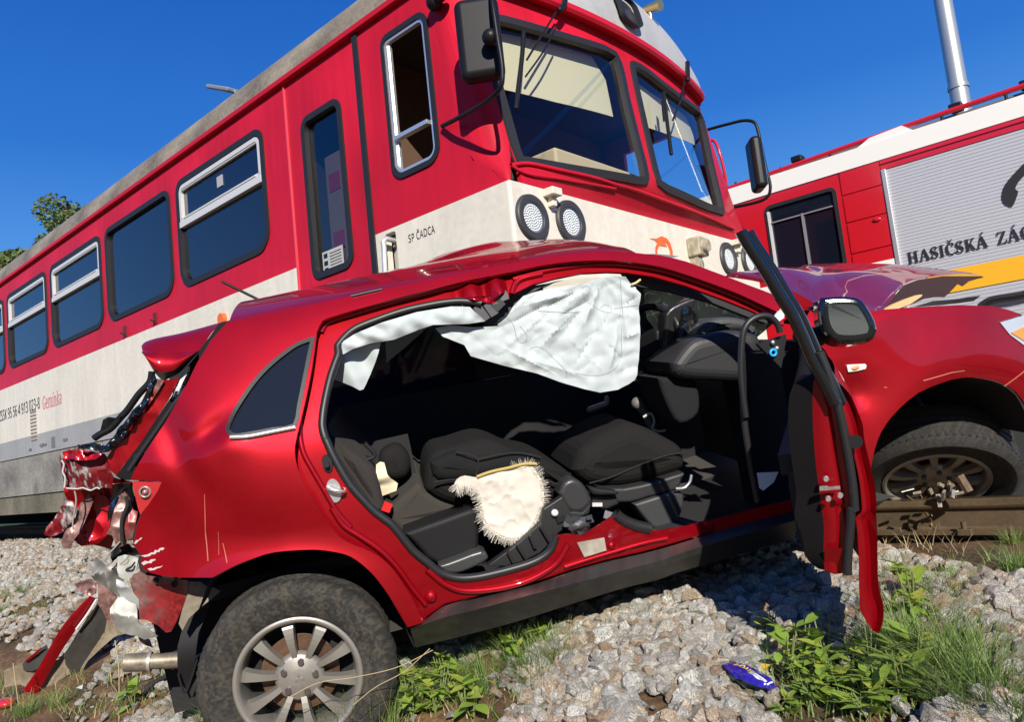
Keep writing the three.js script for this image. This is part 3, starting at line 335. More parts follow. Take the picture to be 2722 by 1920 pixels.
// ---------------------------------------------------------------- fire engine on the far side of the track
{
  const FZ = -8.5, q = (x, y) => onZ(P1('A4', x, y), FZ), t = thing('fire_engine', 'red and white fire engine with roller shutter parked beyond the track', 'fire engine');
  const red = phy(C(.52, .008, .016), .3, { clearcoat: .8, clearcoatRoughness: .1 }), white = std(C(.78, .76, .70), .45), yel = std(C(.80, .40, .012), .5), grey = std(C(.50, .51, .545), .45, { metalness: .15 });
  const pl = (n, poly, holes, m, z = FZ, th = .05, par = t) => mesh(n, patch(poly, holes, (u, v) => V3(u, v, z), { edge: 99, thick: th }), m, par);
  const yR = q(700, 795).y, xCab = q(-80, 1000).x, xSeam = q(625, 1050).x, xSh = q(852, 1030).x, x1 = 4.2, yB = .42, shT = q(1480, 612).y, shB = 1.05;
  const w = [q(245, 1002), q(560, 888), q(592, 1245), q(268, 1300)], win = roundRect(w[0].x - .01, 1.95, w[1].x + .02, w[0].y + .02, .06);
  const rows = [[xSeam + .02, xSh - .05]];
  pl('cab_side', [[xCab, yB], [xSeam - .008, yB], [xSeam - .008, yR], [xCab, yR]], [win], red);
  { const o = inset(win, -.012), g = pl('cab_window', o, [inset(o, .04)], MAT.rubber, FZ + .012, .05); pl('pane', inset(o, .035), [], MAT.darkGlass, FZ - .02, .006, g); const xm = lerp(w[0].x, w[1].x, .52); mesh('slider_bar', merge([box(xm - .012, xm + .012, 1.98, w[0].y - .16, FZ - .02, FZ + .008), box(w[0].x + .03, w[1].x - .03, w[0].y - .18, w[0].y - .165, FZ - .02, FZ + .004)]), std(C(.20, .20, .21), .4), g); mesh('side_bar', box(w[0].x + .008, w[0].x + .03, 1.98, w[0].y - .04, FZ - .02, FZ + .02), MAT.whiteAlu, g); }
  { let y = yB; const ys = [1.35, 1.72, 2.06, 2.40, 2.70].concat([yR]); for (const k of ys) { pl('body_panel', roundRect(rows[0][0] - .012, y + .006, rows[0][1], Math.min(k, yR) - .006, .01), [], red, FZ + .004, .04); y = k; } }
  pl('panel_backing', [[xSeam - .007, yB], [xSh - .045, yB], [xSh - .045, yR], [xSeam - .007, yR]], [], red, FZ - .012, .03);
  mesh('panel_boss', new THREE.SphereGeometry(.03, 14, 10).scale(1.4, .8, .5).translate(q(775, 1052).x, q(775, 1052).y, FZ + .01), red, t);
  pl('upper_rail', [[xSh - .045, shT], [x1, shT], [x1, yR], [xSh - .045, yR]], [], red, FZ + .004); mesh('rail_rib', box(xSh - .04, x1, shT + .06, shT + .075, FZ, FZ + .018), red, t);
  // roller shutter: slats with real grooves
  { const P = [], I = [], pitch = .034; let y = shB, k = 0; while (y < shT - .004) { const h = Math.min(pitch, shT - y), prof = [[0, -.006], [.004, 0], [h - .004, .001], [h, -.006]]; for (const [a, b] of prof) P.push(xSh, y + a, FZ - .006 + b, x1, y + a, FZ - .006 + b); y += pitch; k++; }
    const n = P.length / 6; for (let i = 0; i < n - 1; i++) { const a = 2 * i; I.push(a, a + 1, a + 2, a + 1, a + 3, a + 2); } const g = new THREE.BufferGeometry(); g.setAttribute('position', new THREE.Float32BufferAttribute(P, 3)); g.setIndex(I); const f = g.toNonIndexed(); f.computeVertexNormals(); const s = mesh('roller_shutter', f, grey, t);
    mesh('guide_rail', box(xSh - .045, xSh, shB - .2, shT, FZ - .02, FZ + .02, .006), MAT.alu, t);
    const yt = q(1480, 1220).y, yb = q(1480, 1335).y; pl('yellow_band', [[q(1120, 1300).x - .2, yb], [x1, yb], [x1, yt], [q(1120, 1300).x - .2, yt]], [], yel, FZ + .004, .003, s);
    const a = q(925, 1268), b = q(1315, 1205); const y0 = a.y, word = 'HASIČSKÁ  ZÁCHRANNÁ', scale = (b.x - a.x); // the first word spans a..b
    print('shutter_lettering', t, scale * 2.35, .30, 1536, (x, cw, ch) => { x.font = 'bold 150px serif'; x.textBaseline = 'alphabetic'; const w1 = x.measureText('HASIČSKÁ').width; const k = cw / 2.35 / w1; x.scale(k, 1.0); x.fillText(word, 0, ch * .90); }, C(.012, .012, .014), V3(a.x + scale * 2.35 / 2, y0 + .125, FZ + .004), V3(1, 0, 0), V3(0, 1, 0)); }
  { const h = T('A4', '1375,935 1385,905 1420,905 1430,935 1450,930 1400,985 1388,980 1372,960'), o = [...T('A4', '1410,988 1385,975 1372,945 1380,900 1400,865 1440,820 1480,780 1520,755 1560,740 1600,735 1600,780 1540,800 1490,830 1452,870 1435,905 1450,915 1440,950 1425,985')]; void h; pl('telephone_symbol', smooth([...o, o[0]], 2).slice(0, -1).map(p => { const k = onZ(p, FZ + .006); return [k.x, k.y]; }), [], std(C(.012, .012, .014), .6), FZ + .006, .003); }
  // lower body, wheel arch, white band
  pl('lower_band', [[xSh - .045, .75], [x1, .75], [x1, shB - .005], [xSh - .045, shB - .005]], [], white, FZ + .01);
  pl('locker_door', [[xSh - .045, yB], [x1, yB], [x1, .745], [xSh - .045, .745]], [], red, FZ + .006);
  pl('cab_stripe', [[xCab, 1.55], [xSh - .046, 1.55], [xSh - .046, q(800, 1250).y], [xCab, q(800, 1250).y]], [], white, FZ + .008, .003);
  { const c = [q(1480, 1410), q(1300, 1450)]; const pts = smooth([[q(1270, 1470).x, q(1270, 1470).y, FZ + .05], [q(1330, 1435).x, q(1330, 1435).y, FZ + .05], [c[0].x, c[0].y, FZ + .05], [c[0].x + .5, c[0].y + .03, FZ + .05], [c[0].x + 1.0, c[0].y - .12, FZ + .05]], 4).map(p => V3(...p)); mesh('arch_trim', tube(pts, .03), MAT.rubber, t); const w2 = new THREE.TorusGeometry(.36, .16, 14, 36); w2.translate(c[0].x + .45, .35, FZ - .1); mesh('wheel', w2, MAT.rubber, t); }
  // roof edge, fairings, tubes
  const yW = q(1480, 452).y; pl('roof_edge', [[xCab, yR + .001], [x1, yR + .001], [x1, yW], [xCab, yW]], [], white, FZ + .012, .06);
  const fp = T('A4', '672,742 735,660 890,600 955,632').map(p => { const k = onZ(p, FZ + .01); return [k.x, k.y]; }); fp[0][1] = fp[3][1] = yW - .01; mesh('roof_fairing', extr(fp, .5).translate(0, 0, FZ - .5), white, t);
  const fp2 = T('A4', '40,990 60,905 100,895 150,920 165,945').map(p => { const k = onZ(p, FZ + .01); return [k.x, k.y]; }); fp2[0][1] = fp2[4][1] = yW - .01; mesh('roof_fairing', extr(fp2, .5).translate(0, 0, FZ - .5), white, t);
  const yT = q(1480, 400).y; mesh('roof_tube', capTube([[xCab + .3, yT - .08, FZ - .03], [-2, yT - .03, FZ - .03], [0, yT, FZ - .03], [x1, yT, FZ - .03]], .028), red, t);
  for (let x = xCab + .5; x < x1; x += .55) mesh('tube_stanchion', cyl([x, yW - .02, FZ - .03], [x, yT - .03, FZ - .03], .014, .014, 8), MAT.blackPlastic, t);
  mesh('roof_equipment', merge([box(xCab + .6, x1, yW - .06, yW + .07, FZ - .4, FZ - .12, .02), box(-2.0, x1, yT - .02, yT + .03, FZ - 1.2, FZ - .5, .02)]), std(C(.16, .165, .17), .5, { metalness: .3 }), t);
  for (const x of [-3.1, -1.5, -.9, -.2]) mesh('roof_fitting', merge([box(x, x + .12, yT - .01, yT + .06, FZ - .2, FZ - .06, .015)]), MAT.blackPlastic, t);
  mesh('body_shell', merge([box(xCab, x1, yB, yW - .02, FZ - 2.45, FZ - .09), box(xCab - .05, x1, yB - .12, yB, FZ - 2.3, FZ - .2)]), std(C(.16, .01, .014), .6), t);
  mesh('front_wheel', new THREE.TorusGeometry(.36, .16, 14, 36).translate(-3.6, .33, FZ - .1), MAT.rubber, t);
}
// ---------------------------------------------------------------- lamp posts and tree beyond
{
  const p = thing('lamp_post', 'tall galvanised steel post rising behind the fire engine roof', 'post');
  const a = onZ(P1('A4', 1172, 470), -11.6), b = onZ(P1('A4', 1083, 0), -11.6), d = b.clone().sub(a).normalize(); d.set(0, 1, 0); const r = .118;
  mesh('shaft', new THREE.CylinderGeometry(r * .80, r * 1.15, 9.6, 32).translate(a.x, 4.55, a.z), MAT.galv, p);
  mesh('joint_collar', new THREE.CylinderGeometry(r * 1.09, r * 1.09, .05, 32).translate(a.x, a.y + .15, a.z), MAT.galv, p);
  const s = thing('street_lamp', 'flat grey street lamp head on an arm above the railcar roof', 'street lamp');
  const Z = -8.2, h = (x, y) => onZ(P1('A1', x, y), Z), c0 = h(1312, 540), c1 = h(1445, 560), c2 = h(1465, 590), c3 = h(1505, 600);
  const len = c0.distanceTo(c1), dir = c1.clone().sub(c0).normalize(), g = new RoundedBoxGeometry(len, .09, .34, 4, .03); g.applyMatrix4(new THREE.Matrix4().makeBasis(dir, V3(0, 1, 0).addScaledVector(dir, -dir.y).normalize(), dir.clone().cross(V3(0, 1, 0)).normalize()).setPosition(c0.clone().add(c1).multiplyScalar(.5)));
  mesh('lamp_head', g, std(C(.20, .21, .22), .5), s); const g2 = new RoundedBoxGeometry(len * .62, .012, .26, 2, .005); g2.applyMatrix4(new THREE.Matrix4().makeBasis(dir, V3(0, 1, 0), dir.clone().cross(V3(0, 1, 0)).normalize()).setPosition(c0.clone().lerp(c1, .42).add(V3(0, -.048, 0)))); mesh('lens', g2, std(C(.40, .40, .38), .3), s);
  const end = c3.clone().addScaledVector(c3.clone().sub(c1).normalize(), .9); mesh('arm', capTube([c1.clone(), c2, c3, end], .03), MAT.galv, s); mesh('shaft', cyl([end.x, -.3, end.z], [end.x, end.y, end.z], .08, .05, 18), MAT.galv, s);
}
function leafCrown(n, cx, cy, cz, rx, ry, rz, size, clumps, seedv) { // leaf faces gathered in clumps
  seed = seedv; const cl = []; for (let i = 0; i < clumps; i++) { let x, y, z; do { x = rr(-1, 1); y = rr(-1, 1); z = rr(-1, 1); } while (x * x + y * y + z * z > 1); const k = .62 + .38 * Math.hypot(x, y, z); cl.push([cx + x * rx * k, cy + y * ry * k, cz + z * rz * k, rr(.14, .30)]); }
  const P = [], I = []; for (let i = 0; i < n; i++) { const c = cl[Math.floor(rnd() * clumps)], r = c[3] * rx; let x, y, z; do { x = rr(-1, 1); y = rr(-1, 1); z = rr(-1, 1); } while (x * x + y * y + z * z > 1); const o = V3(c[0] + x * r, c[1] + y * r * .8, c[2] + z * r), a = V3(rr(-1, 1), rr(-.6, .6), rr(-1, 1)).normalize(), b = V3(rr(-1, 1), rr(-1, 1), rr(-1, 1)).cross(a).normalize(), s = size * rr(.6, 1.3), k = P.length / 3;
    for (const [u, v] of [[-1, 0], [0, -.5], [1, 0], [0, .5]]) { const w = o.clone().addScaledVector(a, u * s).addScaledVector(b, v * s); P.push(w.x, w.y, w.z); } I.push(k, k + 1, k + 2, k, k + 2, k + 3); }
  const g = new THREE.BufferGeometry(); g.setAttribute('position', new THREE.Float32BufferAttribute(P, 3)); g.setIndex(I); g.computeVertexNormals(); return { g, cl };
}
{
  const t = thing('maple_tree', 'leafy green tree showing above the railcar roof', 'tree'), c = onZ([214, 716], -9.5), R = 2.4;
  const { g, cl } = leafCrown(34000, c.x, c.y - .3, c.z, R, R * .95, R, .085, 70, 77);
  mesh('trunk', cyl([c.x, -.5, c.z], [c.x, c.y - R * .4, c.z], .24, .13, 14), std(C(.09, .07, .05), .9), t);
  mesh('limbs', merge(cl.filter((_, i) => i % 3 === 0).map(k => cyl([c.x + (k[0] - c.x) * .12, c.y - R * .75 + (k[1] - c.y) * .2, c.z], [k[0], k[1], k[2]], .06, .012, 6))), std(C(.09, .07, .05), .9), t);
  mesh('crown', g, phy(C(.11, .16, .035), .7, { transmission: .25, thickness: 0 }), t);
  mesh('autumn_leaves', leafCrown(2600, c.x, c.y - .3, c.z, R, R * .95, R, .085, 70, 77).g, phy(C(.30, .17, .035), .7, { transmission: .25, thickness: 0 }), t);
}
// ---------------------------------------------------------------- the wrecked car
// car frame: X forward from the rear axle, Y up from the wheels' ground, Z out of the near (right) side
const car = thing('wrecked_car', 'wrecked red hatchback with its rear torn off and near front door open', 'car');
car.position.set(-3.104, -.41, -2.099);
car.quaternion.setFromRotationMatrix(new THREE.Matrix4().makeRotationY(50 * Math.PI / 180).multiply(new THREE.Matrix4().makeRotationZ(7.0 * Math.PI / 180)).multiply(new THREE.Matrix4().makeRotationX(8.7 * Math.PI / 180)));
car.updateMatrixWorld();
const carInv = car.matrixWorld.clone().invert(), carO = V3(0, CAM_Y, 0).applyMatrix4(carInv);
const carRay = p => ray(p[0], p[1]).transformDirection(carInv);
const toCar = v => v.clone().applyMatrix4(carInv), toWorld = v => v.clone().applyMatrix4(car.matrixWorld);
const cz = (p, Z) => { const d = carRay(p); return d.multiplyScalar((Z - carO.z) / d.z).add(carO); };       // pixel on a plane Z = const of the car
const cplane = (p, pt, n) => { const d = carRay(p); return d.multiplyScalar(pt.clone().sub(carO).dot(n) / d.dot(n)).add(carO); };
const sideBase = (X, Y) => pws([[.05, .79], [.22, .845], [.5, .882], [.78, .888], [.98, .872], [1.1, .845], [1.25, .775], [1.4, .69], [1.5, .625], [1.58, .56], [1.7, .45]], Y)
  - .11 * Math.max(0, (X - 2.3) / 1.1) ** 2 - .20 * Math.max(0, -(X - .05) / .8) ** 2 - (Y > 1.05 ? .10 * Math.max(0, (X - 1.1)) * (Y - 1.05) / .45 : 0);
const hitS = (p, f) => { const d = carRay(p); let lo = .5, hi = 6; const g = t => carO.z + d.z * t - f(carO.x + d.x * t, carO.y + d.y * t); for (let i = 0; i < 46; i++) { const m = (lo + hi) / 2; g(m) > 0 ? lo = m : hi = m; } return d.multiplyScalar(lo).add(carO); };
const dents = [['A6', 880, 950, .055, .16, -.024, .3], ['A6', 1075, 800, .08, .035, -.016, .5], ['A6', 1180, 880, .07, .05, .012, 0], ['A6', 960, 1000, .06, .06, .012, 0], ['C3', 865, 880, .07, .07, -.028, 0], ['A6', 1100, 560, .30, .20, .012, 0], ['C3', 1480, 560, .35, .10, .012, .2], ['A6', 700, 1330, .10, .12, -.02, 0], ['A6', 1500, 1250, .22, .14, .014, 0]].map(([v, x, y, rx, ry, d, a]) => { const q = hitS(P1(v, x, y), sideBase); return [q.x, q.y, rx, ry, d, a]; });
const creaseLine = T('A6', '700,1105 770,1085 1000,1062 1200,1048 1340,1040 1590,1004 1700,990').map(p => { const q = hitS(p, sideBase); return [q.x, q.y]; });
const rHub = cz(P1('B2', 786, 1256), .735), fArch = cz(P1('C3', 1560, 1400), .80);
const S = (X, Y) => {
  let z = sideBase(X, Y);
  for (const [x, y, rx, ry, d, a] of dents) { const c = Math.cos(a), s = Math.sin(a), u = (c * (X - x) + s * (Y - y)) / rx, v = (-s * (X - x) + c * (Y - y)) / ry, e = u * u + v * v; if (e < 9) z += d * Math.exp(-e); }
  const v = pws(creaseLine, X) - Y, am = .036 * (1 - sstep(-.15, .36, X)) + .008 * (1 - sstep(.3, .55, X)); if (v > -.08 && v < .5) z += v < 0 ? am * -sstep(-.07, .24, v) : am * (0 - sstep(-.07, .24, v) * (1 - sstep(.22, .44, v)));
  const r = Math.hypot(X - rHub.x, Y - rHub.y); z += .020 * Math.exp(-(((r - .41) / .07) ** 2)) * (Y > .25 ? 1 : 0);
  const q = Math.hypot(X - fArch.x, Y - fArch.y); z += .024 * Math.exp(-(((q - .46) / .10) ** 2));
  return z;
};
const J = (X, Y) => sideBase(X, Y) - .055;
const onS = (view, s, f = S) => T(view, s).map(p => { const q = hitS(p, f); return [q.x, q.y]; });
const surf = (f, off = 0) => (X, Y) => V3(X, Y, f(X, Y) + off);
const paint = phy(C(.37, .002, .009), .44, { metalness: .52, specularIntensity: .3, clearcoat: .8, clearcoatRoughness: .05, bumpMap: tex(256, (u, v) => .5 + .5 * tn(u, v, 120, 120, 5, 2), { srgb: false, rep: 6 }), bumpScale: .0001, map: tex(512, (u, v) => { const a = tn(u, v, 6, 6, 211, 5), b = tn(u, v, 120, 120, 212, 2), d = b > .30 ? .10 : 0; const k = .93 + .09 * a; return [k, k + d * .6, k + d * .6]; }, { rep: 1.2 }) });
const paintDark = paint;
const scrape = (() => { const t = tex(512, (u, v) => { const a = tn(u, v, 9, 4, 31, 5), b = tn(u, v, 60, 25, 32, 3), k = a + .8 * b; if (k > .30) { const g = .55 + .5 * b; return [g, g * .97, g * .95]; } if (k > .14) return [.46, .26 + .2 * b, .26 + .2 * b]; return [.56 + .2 * b, .06, .12]; }, { rep: 2.2 }); return phy(C(.62, .58, .58), .45, { map: t, metalness: .2 }); })();
const pinkMetal = (() => { const t = tex(512, (u, v) => { const a = tn(u, v, 5, 6, 131, 5), b = tn(u, v, 80, 80, 132, 2), k = a + .25 * b; const m = sstep(.05, .45, k), g = .66 + .25 * b; return [g, lerp(g * .80, g * .30, m), lerp(g * .77, g * .32, m)]; }, { rep: 1.3 }); return phy(C(.62, .55, .53), .38, { map: t, metalness: .35 }); })();
const bareMetal = std(C(.46, .48, .49), .48, { metalness: .35, map: dustTex }), dirtyMetal = std(C(.40, .36, .30), .75, { map: dustTex, metalness: .1 });
const trim = phy(C(.014, .014, .015), .62, { specularIntensity: .5 }), fabric = phy(C(.017, .016, .0155), .95, { specularIntensity: .25, bumpMap: tex(256, (u, v) => .5 + .5 * Math.sin(u * 6.283 * 32) * Math.sin(v * 6.283 * 32) + .3 * tn(u, v, 60, 60, 2, 2), { srgb: false, rep: 6 }), bumpScale: .0012 }), carpet = std(C(.05, .045, .038), 1), sealM = std(C(.016, .016, .017), .45), clad = phy(C(.048, .049, .050), .36, { map: dustTex });
const cm = (name, geo, mat, parent = car) => mesh(name, geo, mat, parent);
const tubeS = (view, s, r, f = S, off = 0) => tube(smooth(T(view, s), 3).map(p => { const q = hitS(p, f); q.z += off; return q; }), r, { n: 80 });
const gridGeo = (n, m, fn, flip = false) => { const P = [], U = [], I = []; for (let j = 0; j <= m; j++) for (let i = 0; i <= n; i++) { const p = fn(i / n, j / m); P.push(p.x, p.y, p.z); U.push(p.x + p.z * .5, p.y + p.z * .3); } for (let j = 0; j < m; j++) for (let i = 0; i < n; i++) { const a = j * (n + 1) + i, b = a + 1, c = a + n + 1, d = c + 1; flip ? I.push(a, c, b, b, c, d) : I.push(a, b, c, b, d, c); } const g = new THREE.BufferGeometry(); g.setAttribute('position', new THREE.Float32BufferAttribute(P, 3)); g.setAttribute('uv', new THREE.Float32BufferAttribute(U, 2)); g.setIndex(I); g.computeVertexNormals(); return g; };
const along = (pts, t) => { let L = 0; const l = [0]; for (let i = 1; i < pts.length; i++) l.push(L += pts[i].distanceTo(pts[i - 1])); const d = t * L; let i = 1; while (i < pts.length - 1 && l[i] < d) i++; return pts[i - 1].clone().lerp(pts[i], Math.min(1, Math.max(0, (d - l[i - 1]) / ((l[i] - l[i - 1]) || 1)))); };
const ruled = (A, B, n = 40, m = 4, dis) => gridGeo(n, m, (u, v) => { const p = along(A, u).lerp(along(B, u), v); if (dis) dis(p, u, v); return p; });
const pxS = (view, s, f = S, off = 0, k = 3) => smooth(T(view, s), k).map(p => { const q = hitS(p, f); q.z += off; return q; });
const pxZ = (view, s, Z, k = 3) => smooth(T(view, s), k).map(p => cz(p, Z));

// --- outer skin: rear quarter, C pillar, roof rail and A pillar in one pressing
{
  const rear = [...onS('C4', '1575,20 1500,100 1430,182 1380,270 1330,345 1290,425 1250,510 1190,620 1140,710 1060,850 960,1000 870,1140 800,1260 772,1330'), ...onS('C4', '1032,1340'), ...onS('A6', '740,1172 690,1245 650,1300 622,1352 608,1410'), ...onS('C7', '1108,20 1095,60 1080,130 1068,190 1090,240 1112,272 1150,300 1120,325 1150,350 1128,372 1150,400 1200,430 1300,455 1450,468 1690,468')];
  const arch = smooth(onS('B2', '178,612 300,546 420,495 600,440 850,422 1000,435 1130,470 1250,560 1330,650 1400,750 1470,870 1525,962'), 3), low = onS('B2', '1628,930');
  const shut = smooth([...onS('B2', '1600,850 1560,770 1480,640 1400,530 1280,440 1150,390 1060,340 1000,270 930,170 870,60'), ...onS('A6', '1640,1130 1600,1030 1585,960 1585,890 1605,790 1650,600 1690,400 1715,215'), ...onS('C1', '640,840 670,782 725,742 1000,660 1300,575 1600,500 1900,422 2100,382'), ...onS('C2', '150,300 400,246 650,215 850,208 1050,216 1300,256 1500,316 1700,386 1900,462 2050,532 2200,602')], 2);
  const top = smooth([...onS('C2', '2260,520 2170,470 2000,405 1850,346 1700,290 1500,216 1300,168 1200,160 1000,140 800,142 560,162 370,192 143,232'), ...onS('C1', '1900,345 1200,490 930,550 450,650 0,748')], 2);
  const win = smooth([...onS('C1', '612,905 540,925 450,962 350,1030 250,1110 150,1205 60,1312'), ...onS('A6', '1262,585 1212,665 1180,730 1163,785 1180,820 1218,838 1300,828 1450,800 1588,772 1620,640 1660,440 1695,260')], 2).filter((_, i, a) => i < a.length - 1);
  const sk = cm('body_side', patch([...rear, ...arch, ...low, ...shut, ...top], [win], surf(S), { edge: .022, thick: .012 }), paint);
  const wd = dedupe(win, .006), rf = surf(S, .005); rf.n = V3(0, 0, 1);
  const q = cm('quarter_window', ringGeo(inset(wd, -.004), inset(wd, .014), rf, .018), MAT.rubber); cm('pane', patch(inset(wd, .008), [], surf(S, -.006), { edge: .08, thick: .004 }), phy(C(.012, .014, .018), .03, { ior: 1.6 }), q);
  cm('chrome_strip', tubeS('A6', '1190,838 1300,832 1450,803 1588,776', .008, S, .008), MAT.alu, q);
  // tail lamp remnant
  const lamp = onS('C4', '785,1345 1028,1350 1010,1400 965,1475 905,1550 850,1618 830,1560 800,1430'); const tl = cm('tail_lamp', patch(lamp, [], surf(S, -.004), { edge: .05, thick: .01 }), phy(C(.50, .03, .035), .25, { clearcoat: 1 })); const lc = hitS(P1('C4', 893, 1428), S); cm('bulb_seat', merge([new THREE.TorusGeometry(.017, .004, 10, 24).translate(lc.x, lc.y, lc.z), new THREE.SphereGeometry(.009, 14, 10).translate(lc.x, lc.y, lc.z)]), std(C(.34, .28, .26), .3, { metalness: .4 }), tl);
  // paint scuffs where white paint rubbed off, and long scratches
  const sc = [['C7', '1075,190 1090,168 1112,165 1120,152 1140,146 1132,160 1112,172 1100,186 1082,200'], ['C7', '1125,292 1180,282 1215,264 1228,268 1240,246 1262,250 1278,232 1300,226 1318,232 1300,248 1282,246 1276,262 1256,262 1240,280 1214,280 1200,294 1160,302'], ['C7', '1130,350 1160,332 1190,338 1206,322 1240,318 1248,326 1222,336 1214,350 1180,352 1150,368'], ['C7', '1180,396 1210,388 1222,394 1250,382 1280,378 1304,370 1284,386 1256,394 1236,406 1200,410'], ['A6', '1028,1190 1031,1190 1036,1330 1037,1420 1054,1600 1048,1600 1033,1440'], ['A6', '1140,1490 1144,1490 1171,1610 1165,1612'], ['A6', '1112,1420 1114,1420 1119,1560 1116,1560'], ['C3', '1275,812 1450,762 1530,752 1535,756 1455,768 1280,818'], ['C3', '1770,848 1900,750 1905,755 1780,850'], ['C3', '1035,855 1055,853 1055,858 1036,860']];
  sc.forEach(([v, s]) => { const m = cm('paint_scrape', patch(onS(v, s), [], surf(S, .0025), { edge: .03 }), std(v === 'C7' ? C(.50, .40, .39) : C(.45, .12, .08), .6)); m.castShadow = false; });
}
// --- jamb round the missing rear door and the open front door
{
  const a = [...onS('C1', '2180,360 1900,412 1600,490 1300,565 1000,650 720,730 660,775 628,840 612,905', J), ...onS('A6', '1690,400 1640,600 1590,790 1570,890 1570,960 1585,1030 1625,1130', J), ...onS('B2', '855,60 915,170 985,270 1045,340 1140,395 1270,450 1390,540 1470,650 1550,780 1590,860 1622,935', J)];
  const b = [...onS('C5', '700,1020 800,950 950,915 1100,880 1300,830 1500,760 1700,705 1900,660 2080,610 2296,545', J)], c = onS('C5', '2296,480 2150,520 2000,545 1950,545 1870,520 1800,498 1722,470 1640,525 1560,575 1490,565 1430,572', J);
  const d = smooth([...onS('C5', '1405,600 1370,670 1300,725 1200,765 1050,805 950,825 850,825 760,800 680,740 600,670 540,590 480,520 400,460 330,390 260,310 200,210 150,110 115,30', J), ...onS('B3', '320,960 300,880 310,760 345,600 385,480', J), ...onS('C1', '780,980 850,890 950,810 1150,730 1400,650 1700,590 1900,575 2050,595', J)], 2);
  const crump = (X, Y) => { const q = hitS(P1('C1', 2150, 520), J), e = Math.hypot((X - q.x) / .12, (Y - q.y) / .09); return V3(X, Y, J(X, Y) + (e < 2 ? Math.exp(-e * e) * (.03 * Math.sin((X - q.x) * 60) + .02) : 0)); };
  const jm = cm('door_jamb', patch([...a, ...b, ...c, ...d, ...onS('C1', '2140,612 2200,540 2296,500 2296,345', J)], [], crump, { edge: .04, thick: .012 }), paint);
  cm('jamb_fold', merge([tubeS('C1', '2120,392 1900,448 1600,522 1300,600 1000,690 760,765 700,810 672,870', .010, J, .006), tubeS('B3', '240,600 205,760 198,900 215,1010 260,1100 330,1220 400,1340 470,1420', .010, J, .006), tubeS('B2', '1000,130 1080,250 1200,330 1330,420 1450,540 1560,690 1650,800', .011, J, .006), tubeS('C5', '700,760 800,840 900,875 1050,870 1200,840 1320,790 1420,720 1480,620', .012, J, .004), tubeS('C5', '1460,745 1600,700 1750,655 1900,612 2030,585', .008, J, .004)]), paint, jm);
  for (const [v, x, y, r] of [['C5', 722, 912, .022], ['C5', 1722, 628, .015]]) { const p = hitS(P1(v, x, y), J); cm('jamb_boss', new THREE.SphereGeometry(r, 16, 12).scale(1, 1, .7).translate(p.x, p.y, p.z), paint, jm); }
  { const p = hitS(P1('A6', 1825, 1165), J); cm('door_striker', merge([new THREE.CylinderGeometry(.035, .035, .008, 18).rotateX(Math.PI / 2).scale(.7, 1.2, 1).translate(p.x, p.y, p.z + .008), tube([[p.x - .02, p.y + .015, p.z], [p.x - .01, p.y + .012, p.z + .035], [p.x + .03, p.y - .005, p.z + .035], [p.x + .035, p.y - .015, p.z]], .006)]), MAT.alu, jm); const q = hitS(P1('A6', 1785, 1000), J); cm('door_switch', merge([new THREE.CylinderGeometry(.022, .025, .015, 18).rotateX(Math.PI / 2).scale(.75, 1.3, 1).translate(q.x, q.y, q.z + .006), new THREE.CylinderGeometry(.009, .009, .03, 10).rotateX(Math.PI / 2).translate(q.x, q.y, q.z + .02)]), sealM, jm); }
  { const pl = onS('C5', '1530,610 1680,582 1692,652 1570,690', J); cm('type_plate', patch(pl, [], surf(J, .006), { edge: 1, thick: .003 }), std(C(.58, .56, .52), .5, { map: dustTex }), jm); }
  // front jamb under the roof rail, with its spot-welded flange
  const f0 = onS('C2', '100,300 400,240 650,208 850,200 1050,208 1300,248 1500,308 1700,378 1900,454 2050,524 2230,612', J), f1 = onS('C2', '2250,700 2190,690 2000,592 1800,512 1500,402 1250,332 1050,302 900,296 700,306 500,346 330,392 250,432 170,472 20,540 0,330', J);
  const fj = cm('roof_jamb', patch([...f0, ...f1], [], surf(J), { edge: .04, thick: .01 }), paint);
  cm('jamb_fold', merge([tubeS('C2', '180,355 400,295 650,255 850,240 1050,246 1300,286 1500,346 1700,416 1900,496 2050,566 2180,640', .010, J, .008), tubeS('C2', '170,470 190,400 250,350 400,312', .012, J, .006)]), paint, fj);
  cm('rear_seal', tube(smooth([...T('C5', '1415,575 1385,655 1310,712 1200,752 1050,790 950,808 860,808 775,780 700,722 620,655 560,580 500,510 420,450 350,380 280,300 220,205 170,110 135,30'), ...T('B3', '340,960 318,880 330,760 365,605 405,490'), ...T('C1', '815,990 880,905 975,830 1160,755 1400,675 1700,612 1900,595 2070,615')], 2).map(p => { const q = hitS(p, J); q.z -= .004; return q; }), .015, { n: 260, rs: 10 }), sealM);
  cm('front_seal', tube(smooth(T('C5', '1745,455 1790,490 1860,520 1940,538'), 2).map(p => { const q = hitS(p, J); q.z -= .01; return q; }), .022, { n: 40 }), sealM);
}
